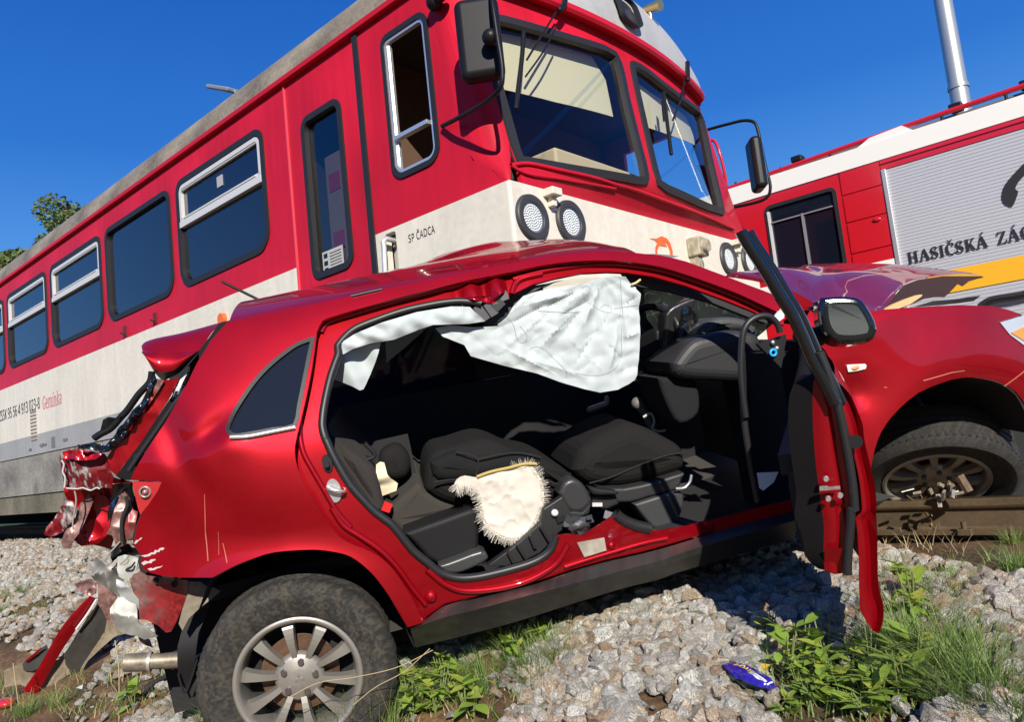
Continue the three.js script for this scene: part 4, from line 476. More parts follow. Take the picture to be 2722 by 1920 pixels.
// --- sill cladding
{
  const U = pxS('C5', '676,1042 800,955 950,920 1100,885 1300,835 1500,765 1700,710 1900,665 2080,615 2296,548', J, .012), R1 = pxS('C5', '606,1088 760,1030 950,982 1200,915 1500,836 1800,756 2000,702 2110,662 2296,606', sideBase, .012), R2 = pxS('C5', '610,1100 762,1052 952,1008 1200,944 1500,868 1800,790 2000,738 2112,700 2296,645', sideBase, .004), L = pxS('C5', '640,1212 900,1148 1200,1068 1500,972 1800,880 2000,830 2120,786 2296,738', sideBase, -.03), B = pxS('C5', '640,1212 900,1148 1200,1068 1500,972 1800,880 2000,830 2120,786 2296,738', sideBase, -.2);
  cm('sill_cladding', merge([ruled(U, R1, 60, 3), ruled(R1, R2, 60, 2), ruled(R2, L, 60, 4), ruled(L, B, 60, 2)]), clad);
  const E = R1[0], E2 = L[0]; cm('cladding_end', ruled([U[0], E, E2], [U[0], E, E2].map(p => p.clone().add(V3(.01, 0, -.16))), 10, 2), clad);
}
// --- roof
const roofEdge = [...onS('C4', '1575,20'), ...onS('C1', '0,748 450,650 930,550 1200,490 1900,345'), ...onS('C2', '143,232 370,192 560,162 800,142 1000,140 1190,158')].sort((a, b) => a[0] - b[0]);
{
  const X0 = roofEdge[0][0], X1 = roofEdge[roofEdge.length - 1][0];
  // train nose clearance: how far across the roof still stands
  const far = X => pw([[-.6, -.58], [.1, -.55], [.5, -.38], [1.1, -.14], [1.6, -.35], [2.1, -.55]], X);
  const roofFn = (u, v) => { const X = lerp(X0, X1, u), Y0 = pws(roofEdge, X), Z0 = S(X, Y0) - .004, Z = lerp(Z0, far(X), v), w = (Z0 - Z) / Z0; const cr = .115 * (1 - (1 - Math.min(1, w)) ** 2.1); const fold = v > .45 ? (.035 * sstep(.5, .95, v) * (1 + Math.sin(X * 7 + 1) * .5) + .012 * vnoise(X * 6, Z * 9, 3)) * sstep(.45, 1.0, X) : 0; const side = -.008 * Math.exp(-(((w - .05) / .025) ** 2)); return V3(X, Y0 + cr + fold + side - .012 * sstep(.9, 1, u) - .01, Z); };
  cm('roof_panel', gridGeo(90, 40, roofFn), paint);
  cm('roof_moulding', tubeS('C1', '930,552 1000,535 1100,512 1200,490', .006, S, .002), sealM);
  const a = V3(...[-.10, 0, 0]); const p = T('C1', '185,605')[0]; let best = null; for (let i = 0; i <= 60; i++) for (let j = 0; j <= 40; j++) { const q = roofFn(i / 60, j / 40), d = q.clone().sub(carO).normalize().sub(carRay(p)).length(); if (q.z < .35 && (!best || d < best[0])) best = [d, q]; } const b = best[1];
  const an = new THREE.Group(); an.name = 'antenna'; car.add(an); cm('base', new THREE.SphereGeometry(.04, 20, 12).scale(1.3, .55, .7).translate(b.x, b.y + .008, b.z), MAT.blackPlastic, an);
  const tip = cz(P1('A5', 1372, 347), b.z); cm('mast', capTube([V3(b.x - .02, b.y + .02, b.z), V3(b.x - .02, b.y + .02, b.z).lerp(tip, .5), tip], .0065), MAT.blackPlastic, an); void a;
}
// --- front wing, bonnet, headlamp
{
  const fen = [...onS('C3', '545,450 590,372 700,340 980,388 1030,378 1250,362 1500,350 1700,356 1800,378 1890,410 1745,455'), ...onS('C3', '1805,532 1905,606 1990,650 2080,800 2060,1000'), ...smooth(onS('C3', '1960,1050 1905,960 1850,885 1750,826 1600,796 1500,800 1400,826 1250,890 1130,990 1050,1085 1000,1180 968,1300 958,1400 985,1600'), 2), ...onS('C3', '690,1600 600,900')];
  cm('front_wing', patch(fen, [], surf(S), { edge: .04, thick: .012 }), paint);
  cm('wing_top', gridGeo(40, 6, (u, v) => { const p = along(pxS('C3', '590,372 980,388 1250,362 1500,350 1700,356 1800,378 1890,410', S), u); return V3(p.x, p.y - .05 * v * v - .004, p.z - .25 * v); }), paint);
  const hl = onS('C3', '1748,457 1890,414 2000,405 2010,660 1905,604 1808,532'); const h = cm('headlamp', patch(hl, [], surf(S, .004), { edge: .05, thick: .02 }), phy(C(.55, .57, .6), .12, { clearcoat: 1, metalness: .3 })); cm('indicator_lens', patch(onS('C3', '1812,520 1905,478 1990,450 2000,640 1905,578'), [], surf(S, .008), { edge: .05, thick: .003 }), phy(C(.85, .26, .02), .15, { clearcoat: 1 }), h);
  const ml = onS('C3', '803,722 815,716 915,711 924,722 918,742 860,756 812,762'); const m = cm('side_marker', patch(ml, [], surf(S, .008), { edge: .05, thick: .01 }), phy(C(.82, .76, .70), .15, { clearcoat: 1 })); const mc = hitS(P1('C3', 856, 736), S); cm('bulb', new THREE.SphereGeometry(.012, 12, 8).scale(1.5, .7, .5).translate(mc.x, mc.y, mc.z + .008), std(C(.75, .30, .12), .4), m);
  cm('arch_liner', gridGeo(30, 6, (u, v) => { const p = along(pxS('C3', '1990,1150 1905,960 1850,885 1750,826 1600,796 1500,800 1400,826 1250,890 1130,990 1050,1085 1000,1180 968,1300 985,1600', S, -.02), u); return V3(p.x, p.y + .02 * v, p.z - .62 * v); }), MAT.black);
  cm('arch_backing', patch(onS('C3', '900,900 1500,760 2000,850 2060,1500 900,1700', (X, Y) => .2), [], (X, Y) => V3(X, Y, .2), { edge: 9, thick: .01 }), MAT.black);
  // crumpled bonnet: near edge on the wing, far edge thrown up
  const near = pxZ('C3', '575,372 700,345 850,360 980,386 1032,378', .70), farE = pxZ('C3', '60,175 110,150 250,135 360,116 520,116 560,101 750,93 1050,96 1250,113 1450,137 1560,150 1645,168', -.42), fr = pxZ('C3', '1032,378 1100,292 1160,224 1250,190 1400,168 1520,160 1645,168', .0).map((p, i, a) => { const t = i / (a.length - 1), q = T('C3', '0,0'); void q; return p; });
  const frPx = smooth(T('C3', '1032,378 1100,292 1160,224 1250,190 1400,168 1520,160 1645,168'), 3), front = frPx.map((p, i) => cz(p, lerp(.70, -.42, i / (frPx.length - 1))));
  const rearPx = smooth(T('C3', '575,372 450,290 300,215 60,175'), 3), rearE = rearPx.map((p, i) => cz(p, lerp(.70, -.42, i / (rearPx.length - 1))));
  const coons = (u, v) => { const a = along(near, u), b = along(farE, u), c = along(rearE, v), d = along(front, v), p00 = near[0], p10 = near[near.length - 1], p01 = farE[0], p11 = farE[farE.length - 1]; const p = a.clone().multiplyScalar(1 - v).addScaledVector(b, v).addScaledVector(c, 1 - u).addScaledVector(d, u).addScaledVector(p00, -(1 - u) * (1 - v)).addScaledVector(p10, -u * (1 - v)).addScaledVector(p01, -(1 - u) * v).addScaledVector(p11, -u * v); const e = Math.sin(Math.PI * v) * Math.sin(Math.PI * Math.min(1, u * 1.02)); p.y += e * (.030 * vnoise(u * 2.4, v * 2.6, 4) + .012 * Math.abs(vnoise(u * 4, v * 3, 8)) + .012); return p; };
  cm('bonnet', gridGeo(70, 44, coons), paint); void fr;
  const un = T('C3', '1032,380 1100,296 1160,228 1250,194 1400,172 1640,172 1652,180 1610,190 1560,205 1520,236 1490,222 1440,275 1410,302 1350,302 1285,312 1200,350 1110,378'), unp = un.map((p, i) => cz(p, lerp(.62, -.30, Math.min(1, Math.max(0, (p[0] - P1('C3', 1032, 0)[0]) / 255))))); // underside of the buckled leading edge
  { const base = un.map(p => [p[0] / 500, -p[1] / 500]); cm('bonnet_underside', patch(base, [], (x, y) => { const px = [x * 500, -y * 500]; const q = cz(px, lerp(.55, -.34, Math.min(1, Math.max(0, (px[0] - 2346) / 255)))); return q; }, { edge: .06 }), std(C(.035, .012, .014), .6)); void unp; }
  cm('torn_padding', patch(T('C3', '1040,378 1100,345 1180,312 1250,288 1275,285 1270,297 1200,345 1110,378').map(p => { const q = cz(p, .60); return [q.x, q.y]; }), [], (X, Y) => V3(X, Y, .60), { edge: .1, thick: .02 }), std(C(.62, .42, .20), .8));
  cm('torn_strip', patch(T('C3', '1225,362 1330,325 1500,312 1640,292 1600,325 1480,340 1350,352').map(p => { const q = cz(p, .45); return [q.x, q.y]; }), [], (X, Y) => V3(X, Y, .45 + .02 * vnoise(X * 9, Y * 9)), { edge: .1, thick: .008 }), trim);
  cm('scuttle', patch(T('C3', '430,240 600,330 600,380 540,450 470,340').map(p => { const q = cz(p, .72); return [q.x, q.y]; }), [], (X, Y) => V3(X, Y, .72), { edge: .1, thick: .01 }), paint);
}
// --- wheels
function tyreGeo(R, w, rim) { const prof = [[rim, -w * .40], [rim + .012, -w * .46], [rim + (R - rim) * .45, -w * .53], [R - .028, -w * .50], [R - .008, -w * .43], [R, -w * .33], [R, -w * .17], [R - .007, -w * .165], [R - .007, -w * .14], [R, -w * .135], [R, -.012], [R - .007, -.008], [R - .007, .008], [R, .012], [R, w * .135], [R - .007, w * .14], [R - .007, w * .165], [R, w * .17], [R, w * .33], [R - .008, w * .43], [R - .028, w * .50], [rim + (R - rim) * .72, w * .535], [rim + (R - rim) * .70, w * .528], [rim + (R - rim) * .45, w * .53], [rim + .012, w * .46], [rim, w * .40], [rim - .02, w * .30], [rim - .03, -w * .3], [rim, -w * .40]]; const g = new THREE.LatheGeometry(prof.map(V2), 96); g.rotateX(Math.PI / 2); return g; }
function makeWheel(parent, R, dirty) {
  const w = .215, rim = R * .635, dt = tex(512, (u, v) => { const a = tn(u, v, 12, 12, 81, 6), b = tn(u, v, 90, 90, 82, 3), c = tn(u, v, 34, 8, 83, 4), m = sstep(-.6, .6, .6 * a + .9 * b + .8 * c) * dirty; return [lerp(.20, .315, m) + .08 * b, lerp(.195, .295, m) + .08 * b, lerp(.19, .26, m) + .07 * b]; }, { rep: 1 });
  const tm = std(C(.62, .61, .58), .86, { map: dt, bumpMap: dt, bumpScale: .002 }), ty = mesh('tyre', tyreGeo(R, w, rim), tm, parent);
  { const p = ty.geometry.attributes.position, uv = ty.geometry.attributes.uv; for (let i = 0; i < p.count; i++) uv.setXY(i, p.getX(i) * 1.3 + p.getZ(i) * .7, p.getY(i) * 1.3 - p.getZ(i) * .4); }
  const lugs = []; for (let k = 0; k < 72; k++) for (const s of [-1, 1]) { const b = new THREE.BoxGeometry(.012, .004, w * .13); b.rotateY(.25 * s); b.translate(0, R - .001, s * w * .31); b.rotateZ(k / 72 * 6.2832 + s * .02); lugs.push(b); } mesh('tread_blocks', merge(lugs), std(C(.018, .018, .018), .9), ty);
  const alloy = std(C(.40, .38, .35), .40, { metalness: .6, map: grimeTex }), rg = new THREE.LatheGeometry([[rim + .004, w * .44], [rim - .002, w * .47], [rim - .014, w * .46], [rim - .022, w * .36], [rim - .030, w * .1], [rim - .034, -w * .4], [rim + .004, -w * .44]].map(V2), 80); rg.rotateX(Math.PI / 2); const rm = mesh('rim', rg, alloy, parent);
  const sp = []; for (let k = 0; k < 10; k++) { const a0 = k / 10 * 6.2832 + .32, r0 = .055, r1 = rim - .02, P = [], I = []; const st = 8; for (let i = 0; i <= st; i++) { const t = i / st, r = lerp(r0, r1, t), wd = lerp(.012, .026, t ** 2), z = w * .36 - .012 * (1 - t) + .012 * Math.sin(t * 3.14) - (t > .9 ? .006 : 0); for (const [x, d] of [[-wd, -.03], [-wd * .8, 0], [wd * .8, 0], [wd, -.03]]) P.push(r * Math.cos(a0) - x * Math.sin(a0), r * Math.sin(a0) + x * Math.cos(a0), z + d); } for (let i = 0; i < st; i++) for (let j = 0; j < 3; j++) { const a = i * 4 + j; I.push(a, a + 4, a + 1, a + 1, a + 4, a + 5); } const g = new THREE.BufferGeometry(); g.setAttribute('position', new THREE.Float32BufferAttribute(P, 3)); g.setIndex(I); const q = g.toNonIndexed(); q.computeVertexNormals(); sp.push(q); }
  sp.forEach(g => mesh('spoke', g, alloy, parent));
  const hub = new THREE.LatheGeometry([[0, w * .37], [.028, w * .37], [.034, w * .355], [.07, w * .33], [.084, w * .28], [.085, w * .2]].map(V2), 40); hub.rotateX(Math.PI / 2); mesh('hub', hub, alloy, parent);
  for (let k = 0; k < 5; k++) { const a = k / 5 * 6.2832 + 1.26, n = new THREE.CylinderGeometry(.011, .012, .022, 6); n.rotateX(Math.PI / 2); n.translate(.056 * Math.cos(a), .056 * Math.sin(a), w * .35); mesh('wheel_nut', n, std(C(.13, .11, .10), .45, { metalness: .6 }), parent); }
  for (let k = 0; k < 3; k++) { const s = new THREE.Shape(); s.moveTo(0, 0); s.lineTo(.0055, .0095); s.lineTo(0, .019); s.lineTo(-.0055, .0095); s.closePath(); const g = new THREE.ExtrudeGeometry(s, { depth: .002, bevelEnabled: false }); g.rotateZ(k * 2.0944); g.translate(0, 0, w * .371); mesh('emblem', g, std(C(.35, .33, .31), .4, { metalness: .7 }), parent); }
  const disc = new THREE.LatheGeometry([[.05, w * .10], [.135, w * .10], [.137, w * .06], [.05, w * .05]].map(V2), 48); disc.rotateX(Math.PI / 2); mesh('brake_disc', disc, std(C(.22, .13, .085), .55, { metalness: .5, map: dustTex }), parent);
  mesh('backing', new THREE.CircleGeometry(rim - .03, 40).translate(0, 0, -w * .12), MAT.black, parent);
}
{
  const g = new THREE.Group(); g.name = 'rear_wheel'; g.position.copy(rHub); car.add(g); const dep = toWorld(rHub).sub(V3(0, CAM_Y, 0)).dot(FWD); makeWheel(g, .225 * dep / 1.735 * .945, 1); g.rotation.y = .02; g.rotation.x = -.03;
  cm('rear_arch_liner', gridGeo(30, 5, (u, v) => { const p = along(pxS('B2', '60,900 178,612 300,546 420,495 600,440 850,422 1000,435 1130,470 1250,560 1330,650 1400,750 1470,870 1540,1060 1580,1140', S, -.02), u); return V3(p.x, p.y + .01, p.z - .55 * v); }), MAT.black);
  cm('rear_arch_backing', box(rHub.x - .6, rHub.x + .55, .05, .95, .26, .28), MAT.black);
  // front wheel, broken loose and leaning out at the top, between the rails
  const c = atDist(P1('C3', 1362, 1452), 4.0), n = RGT.clone().multiplyScalar(.24).addScaledVector(UPV, -.97).multiplyScalar(.76).addScaledVector(ray(...P1('C3', 1362, 1452)), -.65).normalize();
  const f = new THREE.Group(); f.name = 'front_wheel'; car.add(f); const lc = toCar(c), ln = n.clone().transformDirection(carInv), lu = V3(0, 1, 0).addScaledVector(ln, -ln.y).normalize(); f.position.copy(lc).addScaledVector(ln, -.10); f.quaternion.setFromRotationMatrix(new THREE.Matrix4().makeBasis(lu.clone().cross(ln), lu, ln)); makeWheel(f, .345, .25);
  // broken hub parts hanging in the rim
  const q = (x, y, d) => toCar(atDist(P1('C3', x, y), d)); cm('broken_hub', merge([bar(q(1500, 1400, 3.86), q(1560, 1500, 3.86), .035, .02), bar(q(1430, 1440, 3.88), q(1520, 1470, 3.88), .02, .012)]), std(C(.22, .15, .10), .7, { map: dustTex }));
  seed = 606; for (let k = 0; k < 11; k++) { const a = q(rr(1150, 1500), rr(1450, 1535), rr(3.80, 3.87)), b = a.clone().add(V3(rr(-.05, .05), rr(-.05, .05), rr(-.03, .03))); cm('broken_casting', bar(a, b, rr(.008, .022), rr(.004, .012), V3(rr(-1, 1), rr(-1, 1), rr(-1, 1)).normalize()), k % 3 ? dirtyMetal : bareMetal); }
}
// --- open front door
{
  // free edge profile lies on a plane facing the camera; the leaf runs from there back to the hinge
  const E0 = V3(1.62, .7, 1.72), n = carO.clone().sub(E0).setY(0).normalize(), hinge = V3(2.02, 0, .84);
  const pe = (view, s, back = 0, k = 3) => smooth(T(view, s), k).map(p => cplane(p, E0.clone().addScaledVector(n, -back), n));
  const toH = (p, t, dy = 0) => V3(lerp(p.x, hinge.x, t), p.y + dy, lerp(p.z, hinge.z, t));
  const d = new THREE.Group(); d.name = 'front_door'; car.add(d);
  const inner = pe('C3', '690,700 612,800 600,950 605,1150 622,1350 650,1560', .02).concat(pe('C6', '800,560 822,700 818,900 828,1040', .02)), seam = pe('C3', '740,860 762,960 775,1100 800,1300 830,1450 850,1600', .04).concat(pe('C6', '975,560 1000,700 1005,900 990,1060', .04));
  cm('latch_face', ruled(inner, seam, 60, 6, (p, u, v) => { p.addScaledVector(n, .012 * Math.sin(v * 3.14)); }), paint, d);
  cm('latch_foot', ruled(pe('C6', '828,870 900,868 990,880', .0), pe('C6', '828,1045 900,1068 985,1062', .03), 10, 4), paint, d);
  const sk0 = pe('C3', '690,705 740,800 800,880 850,1000 875,1100 895,1250 935,1400 960,1620', .05).concat(pe('C6', '1135,640 1165,800 1175,1000 1180,1180 1200,1260 1225,1340 1222,1450 1195,1500', .05)), sk1 = pe('C3', '735,800 830,900 880,1010 908,1090 918,1180 950,1320 985,1480 995,1620', .03).concat(pe('C6', '1215,600 1225,750 1228,950 1232,1130 1250,1230 1272,1310 1270,1420 1240,1522', .03));
  const sk = pe('C3', '690,720 700,860 735,960 800,1100 850,1260 890,1450 905,1620', .03).concat(pe('C6', '1060,640 1075,760 1085,950 1085,1100 1090,1250 1095,1340 1140,1420 1190,1500', .03));
  cm('hem_flange', ruled(sk, sk0, 70, 5, (p, u, v) => { p.addScaledVector(n, .006 * Math.sin(v * 3.14)); }), paint, d);
  cm('outer_skin', merge([ruled(sk0, sk1, 70, 3), ruled(sk1, sk1.map(p => toH(p, .97)), 70, 12, (p, u, v) => { p.addScaledVector(V3(.82, 0, .30), .05 * Math.sin(v * 3.14)); })]), paint, d);
  cm('seal_strip', tube(pe('C3', '640,640 690,760 735,900 770,1030 800,1180 830,1350 850,1500 858,1620', .0).concat(pe('C6', '1025,560 1022,700 1008,850 1000,1000 1000,1070', .0)), .012, { n: 120 }), sealM, d);
  const trimE = pe('C3', '600,790 520,810 460,900 450,1100 470,1300 500,1500', .05).concat(pe('C6', '600,640 660,800 690,950 780,1030', .05)), trimI = inner;
  cm('inner_trim', merge([ruled(trimE, trimI, 50, 4), ruled(trimE, trimE.map(p => toH(p, .93)), 50, 10)]), phy(C(.011, .010, .010), .75, { specularIntensity: .2 }), d);
  { const a = toH(trimE[8], .10), b = toH(trimE[8], .75); a.y = b.y = .78; const off = n.clone().multiplyScalar(.0).add(V3(-.035, 0, .0)); cm('armrest', bar(a.add(off), b.add(off), .05, .06), std(C(.018, .018, .018), .6), d); const c = toH(trimE[20], .7).add(V3(-.02, 0, 0)); c.y = .5; cm('speaker', new THREE.TorusGeometry(.07, .008, 8, 28).rotateY(1.2).translate(c.x, c.y, c.z), trim, d); }
  { const p = pe('C6', '480,300 480,300', .3)[0]; void p; const a = ['550,300', '640,275', '660,600', '690,960', '620,760', '560,420'].map(s => cplane(T('C6', s)[0], E0.clone().addScaledVector(n, -.10), n)); const g = new THREE.BufferGeometry().setFromPoints([a[0], a[1], a[2], a[0], a[2], a[4], a[4], a[2], a[3], a[0], a[4], a[5]]); g.computeVertexNormals(); cm('door_pocket', g, std(C(.045, .04, .035), .8), d); }
  cm('paper_in_pocket', (() => { const a = ['315,305', '480,298', '445,375', '365,440', '335,420'].map(s => cplane(T('C6', s)[0], E0.clone().addScaledVector(n, -.35), n)); const g = new THREE.BufferGeometry().setFromPoints([a[0], a[1], a[2], a[0], a[2], a[3], a[0], a[3], a[4]]); g.computeVertexNormals(); return g; })(), std(C(.45, .55, .62), .7), d);
  // window frame torn free at the top
  const fr = pe('C3', '160,-105 200,-30 260,60 330,170 400,290 480,420 545,560 600,690 660,800 700,880 740,960', .0), fr2 = fr.map(p => p.clone());
  const secF = (pts, w, h) => { const g = []; for (let i = 0; i < pts.length - 1; i++) g.push(bar(pts[i], pts[i + 1].clone().addScaledVector(pts[i + 1].clone().sub(pts[i]), .12), w, h, n)); return merge(g); };
  cm('window_frame', merge([tube(fr, .017, { n: 90, rs: 10 }), tube(fr2.map(p => p.clone().addScaledVector(RGT.clone().transformDirection(carInv), .020).addScaledVector(n, -.02)), .013, { n: 90, rs: 8 })]), MAT.blackGloss, d); void secF;
  // latch and screws
  const on = (x, y, b = -.015) => cplane(P1('C6', x, y), E0.clone().addScaledVector(n, -b), n), qn = new THREE.Quaternion().setFromUnitVectors(V3(0, 1, 0), n);
  for (const [x, y] of [[838, 353], [855, 503], [945, 478]]) { const p = on(x, y), g = new THREE.CylinderGeometry(.006, .008, .008, 14); g.applyQuaternion(qn); g.translate(p.x, p.y, p.z); cm('latch_screw', g, MAT.alu, d); }
  cm('latch', merge([bar(on(790, 428), on(945, 416), .006, .013, n), bar(on(790, 415), on(850, 412), .006, .006, n)]), bareMetal, d);
  { const p = on(1060, 70, -.002), g = new THREE.CylinderGeometry(.018, .018, .004, 18); g.applyQuaternion(qn); g.translate(p.x, p.y, p.z); cm('door_plug', g, trim, d); }
  // wing mirror
  const mz = V3(1.86, 1.0, 1.12), mn = carO.clone().sub(mz).setY(carO.y - mz.y + .20).normalize().applyAxisAngle(V3(0, 1, 0), .20), mp = s => T('C3', s).map(p => cplane(p, mz, mn));
  const rightv = V3(0, 1, 0).cross(mn).normalize(), upv = mn.clone().cross(rightv), to2 = p => [p.clone().sub(mz).dot(rightv), p.clone().sub(mz).dot(upv)];
  const oc = mp('650,305 760,298 850,303 900,325 940,375 975,440 990,490 985,530 960,570 900,588 820,595 740,588 690,560 650,500 632,420 632,340').map(to2), o2 = smooth([...oc, oc[0]], 3).slice(0, -1);
  const mat4 = new THREE.Matrix4().makeBasis(rightv, upv, mn).setPosition(mz), mir = new THREE.Group(); mir.name = 'wing_mirror'; d.add(mir);
  const hg = extr(o2, .07, { bevel: .022, seg: 4 }); hg.translate(0, 0, -.07); hg.applyMatrix4(mat4); cm('housing', hg, MAT.blackGloss, mir);
  const bk = extr(inset(o2, .012), .05, { bevel: .02, seg: 3 }); bk.translate(0, 0, -.10); bk.applyMatrix4(mat4); cm('shell', bk, MAT.blackGloss, mir);
  const gg = new THREE.ShapeGeometry(new THREE.Shape(inset(o2, .030).map(V2))); gg.translate(0, 0, .0235); gg.applyMatrix4(mat4); cm('mirror_glass', gg, std(C(.75, .78, .8), .02, { metalness: 1 }), mir);
  cm('stalk', capTube(mp('660,530 560,525').map(p => p.addScaledVector(mn, -.07)), .034), MAT.blackPlastic, mir);
  // triangle cover with the wiring and a blue plug, loose seal hanging in a loop
  const tz = .98; { const a = T('C3', '262,590 440,530 438,560 408,738').map(p => { const q = cz(p, tz); return [q.x, q.y]; }); cm('mirror_triangle', patch(a, [], (X, Y) => V3(X, Y, tz), { edge: .3, thick: .02 }), trim, d); const b = cz(P1('C3', 358, 643), tz + .01); cm('blue_plug', new THREE.TorusGeometry(.011, .005, 8, 18).translate(b.x, b.y, b.z), std(C(.02, .35, .75), .4), d); for (const [x, y] of [[355, 580], [380, 615]]) { const k = cz(P1('C3', x, y), tz + .01); cm('terminal', new THREE.SphereGeometry(.008, 10, 8).translate(k.x, k.y, k.z), MAT.alu, d); } }
  { const k = T('C3', '400,520 385,470 340,425 280,418 220,445 180,500 165,590 160,750 172,900 190,1040').map((p, i) => cz(p, 1.0)); cm('loose_seal', tube(smooth(k.map(v => v.toArray()), 2).map(v => V3(...v)), .012, { n: 80 }), sealM, d); const k2 = T('C3', '165,640 172,820 178,1040 215,1300 262,1560').map(p => cz(p, .98)); cm('loose_cable', tube(k2, .013, { n: 60 }), sealM, d); }
  { const a = T('C3', '352,440 395,386 425,400 425,428 380,460').map(p => { const q = cz(p, .86); return [q.x, q.y]; }); cm('white_clip', patch(a, [], (X, Y) => V3(X, Y, .86), { edge: .3, thick: .012 }), std(C(.75, .78, .76), .5), d); }
}
// --- cabin, opened up by the rescuers
{
  const far = X => pw([[-.7, -.74], [.05, -.72], [.5, -.50], [1.1, -.22], [1.6, -.48], [2.1, -.70], [2.4, -.72]], X), dark = std(C(.010, .010, .012), .8), darker = std(C(.006, .006, .008), .9);
  const wall = (x0, x1, y0, y1, m, nm) => cm(nm, gridGeo(30, 3, (u, v) => { const X = lerp(x0, x1, u); return V3(X, lerp(y0, y1, v), far(X) + .03 * (v > .5 ? v - .5 : 0)); }), m);
  wall(-.62, 2.35, .2, 1.06, dark, 'far_door_trim'); wall(-.62, .02, 1.06, 1.52, dark, 'far_pillar_trim'); wall(.92, 1.35, 1.06, 1.46, dark, 'far_door_trim'); wall(.02, .92, 1.40, 1.50, dark, 'far_roof_trim');
  { const g = gridGeo(20, 3, (u, v) => { const X = lerp(-.02, .95, u); return V3(X, lerp(1.05, 1.41, v), far(X) - .012); }); cm('far_window', g, phy(C(.010, .012, .03), .05, { ior: 1.5 })); }
  cm('floor_pan', gridGeo(20, 6, (u, v) => { const X = lerp(.30, 2.35, u); return V3(X, .33 - .04 * Math.sin(v * 3.1), lerp(.80 - .02, far(X), v)); }), carpet);
  cm('bulkhead', box(2.18, 2.22, .35, 1.0, -.66, .55), dark); cm('tailgate_lining', box(-.52, -.48, .45, 1.12, -.66, .40), darker); cm('boot_floor', box(-.58, .35, .55, .60, -.68, .60), dark);
  { const re = roofEdge; cm('headlining', gridGeo(40, 10, (u, v) => { const X = lerp(-.05, 1.75, u), Y0 = pws(re, X), Z0 = S(X, Y0) - .05; return V3(X, Y0 + .085 * (1 - (1 - v) ** 2) - .035, lerp(Z0, far(X) + .05, v)); }), std(C(.20, .19, .17), .95)); }
  const xy = (view, s, Z, k = 1) => { const p = T(view, s).map(q => { const w = cz(q, Z); return [w.x, w.y]; }); return k > 1 ? smooth([...p, p[0]], k).slice(0, -1) : p; };
  const slab = (name, view, s, Z, depth, mat, { bevel = .02, k = 3, parent = car } = {}) => { let p = xy(view, s, Z, k); if (THREE.ShapeUtils.isClockWise(p.map(V2))) p = p.reverse(); const g = extr(p, depth - 2 * bevel, { bevel, seg: 5 }); g.translate(0, 0, Z - depth + bevel); return cm(name, g, mat, parent); };
  const cloth = (name, pts, Z, mat, wr, o = {}) => cm(name, patch(pts.map(q => { const w = cz(q, Z); return [w.x, w.y]; }), [], (X, Y) => V3(X, Y, Z + wr(X, Y)), { edge: .014, thick: .003, ...o }), mat, o.parent || car);
  // curtain airbag
  const bag = std(C(.44, .485, .485), .7);
  const c0 = cz(P1('C2', 850, 400), .60), folds = ['720,430 60,730', '720,430 330,760', '700,440 240,560', '850,400 560,760', '860,380 700,720', '900,600 1100,640', '1000,420 1020,980', '330,470 90,660', '640,600 300,950', '900,640 640,1000', '980,700 900,1040', '420,620 150,850', '760,520 520,640', '560,760 860,1060', '80,860 500,1080', '1010,560 1140,480', '1015,800 1130,760', '300,820 620,700', '880,840 1000,960', '200,930 700,1090'].map((s, i) => { const [a, b] = T('C2', s).map(p => cz(p, .60)); return [a.x, a.y, b.x, b.y, (i % 3 ? .012 : -.011) * (1 - .3 * (i % 2)), .008 + .006 * (i % 3)]; }), fold = (X, Y) => { let z = 0; for (const [ax, ay, bx, by, am, w] of folds) { const dx = bx - ax, dy = by - ay, t = ((X - ax) * dx + (Y - ay) * dy) / (dx * dx + dy * dy); if (t < -.1 || t > 1.1) continue; const d = Math.abs((X - ax) * dy - (Y - ay) * dx) / Math.hypot(dx, dy); z += am * Math.exp(-d / w) * Math.sin(Math.PI * Math.min(1, Math.max(0, (t + .1) / 1.2))); } return z; }, wr1 = (X, Y) => { const a = Math.atan2(Y - c0.y - .05, X - c0.x), r = Math.hypot(X - c0.x, Y - c0.y - .05); return fold(X, Y) + .005 * Math.sin(a * 15 + 2.5 * vnoise(X * 5, Y * 5, 2)) * sstep(.02, .2, r) * (1 - sstep(.25, .75, r) * .5) + .020 * fbm(X * 5, Y * 6, 3, 3) + .006 * Math.abs(vnoise(X * 14 + Y * 9, Y * 20 - X * 6, 5)) + .004 * vnoise(X * 32, Y * 32, 5) + .03 * sstep(.1, -.35, Y - c0.y + .1); };
  const b1 = cloth('curtain_airbag', [...T('C2', '850,340 960,328 1040,335 1090,395 1150,465 1138,560 1145,650 1130,900 1112,1080 1090,1125'), ...T('B4', '870,668 840,690 780,718 690,735 600,715 480,680 350,632 180,592 0,540'), ...T('B3', '1080,440 965,395 925,350 1000,335 1130,345 1270,340'), ...T('C2', '60,700 130,640 180,560 260,480 330,455 450,425 620,405 720,385')], .60, bag, wr1);
  const stitch = std(C(.30, .32, .33), .8), st = (view, s, r = .0005) => cm('stitching', tube(smooth(T(view, s), 3).map(p => { const w = cz(p, .60); return V3(w.x, w.y, .60 + wr1(w.x, w.y) + .004); }), r, { n: 60, rs: 5 }), stitch, b1);
  st('C2', '1000,340 1008,450 1012,600 1000,800 990,950 940,1030 850,1075 740,1080 640,1062'); st('C2', '700,420 740,400 770,430 740,470 705,455 720,490 800,560 880,600 930,600 930,560 880,545 850,570'); st('C2', '300,890 350,865 420,890 480,950 540,1010 580,1060 575,1095'); st('C2', '130,640 180,700 205,800 240,835 280,810 270,760 230,710'); st('C2', '370,590 480,600 600,605 700,598', .0007); st('C2', '950,575 1050,560 1130,545', .0007);
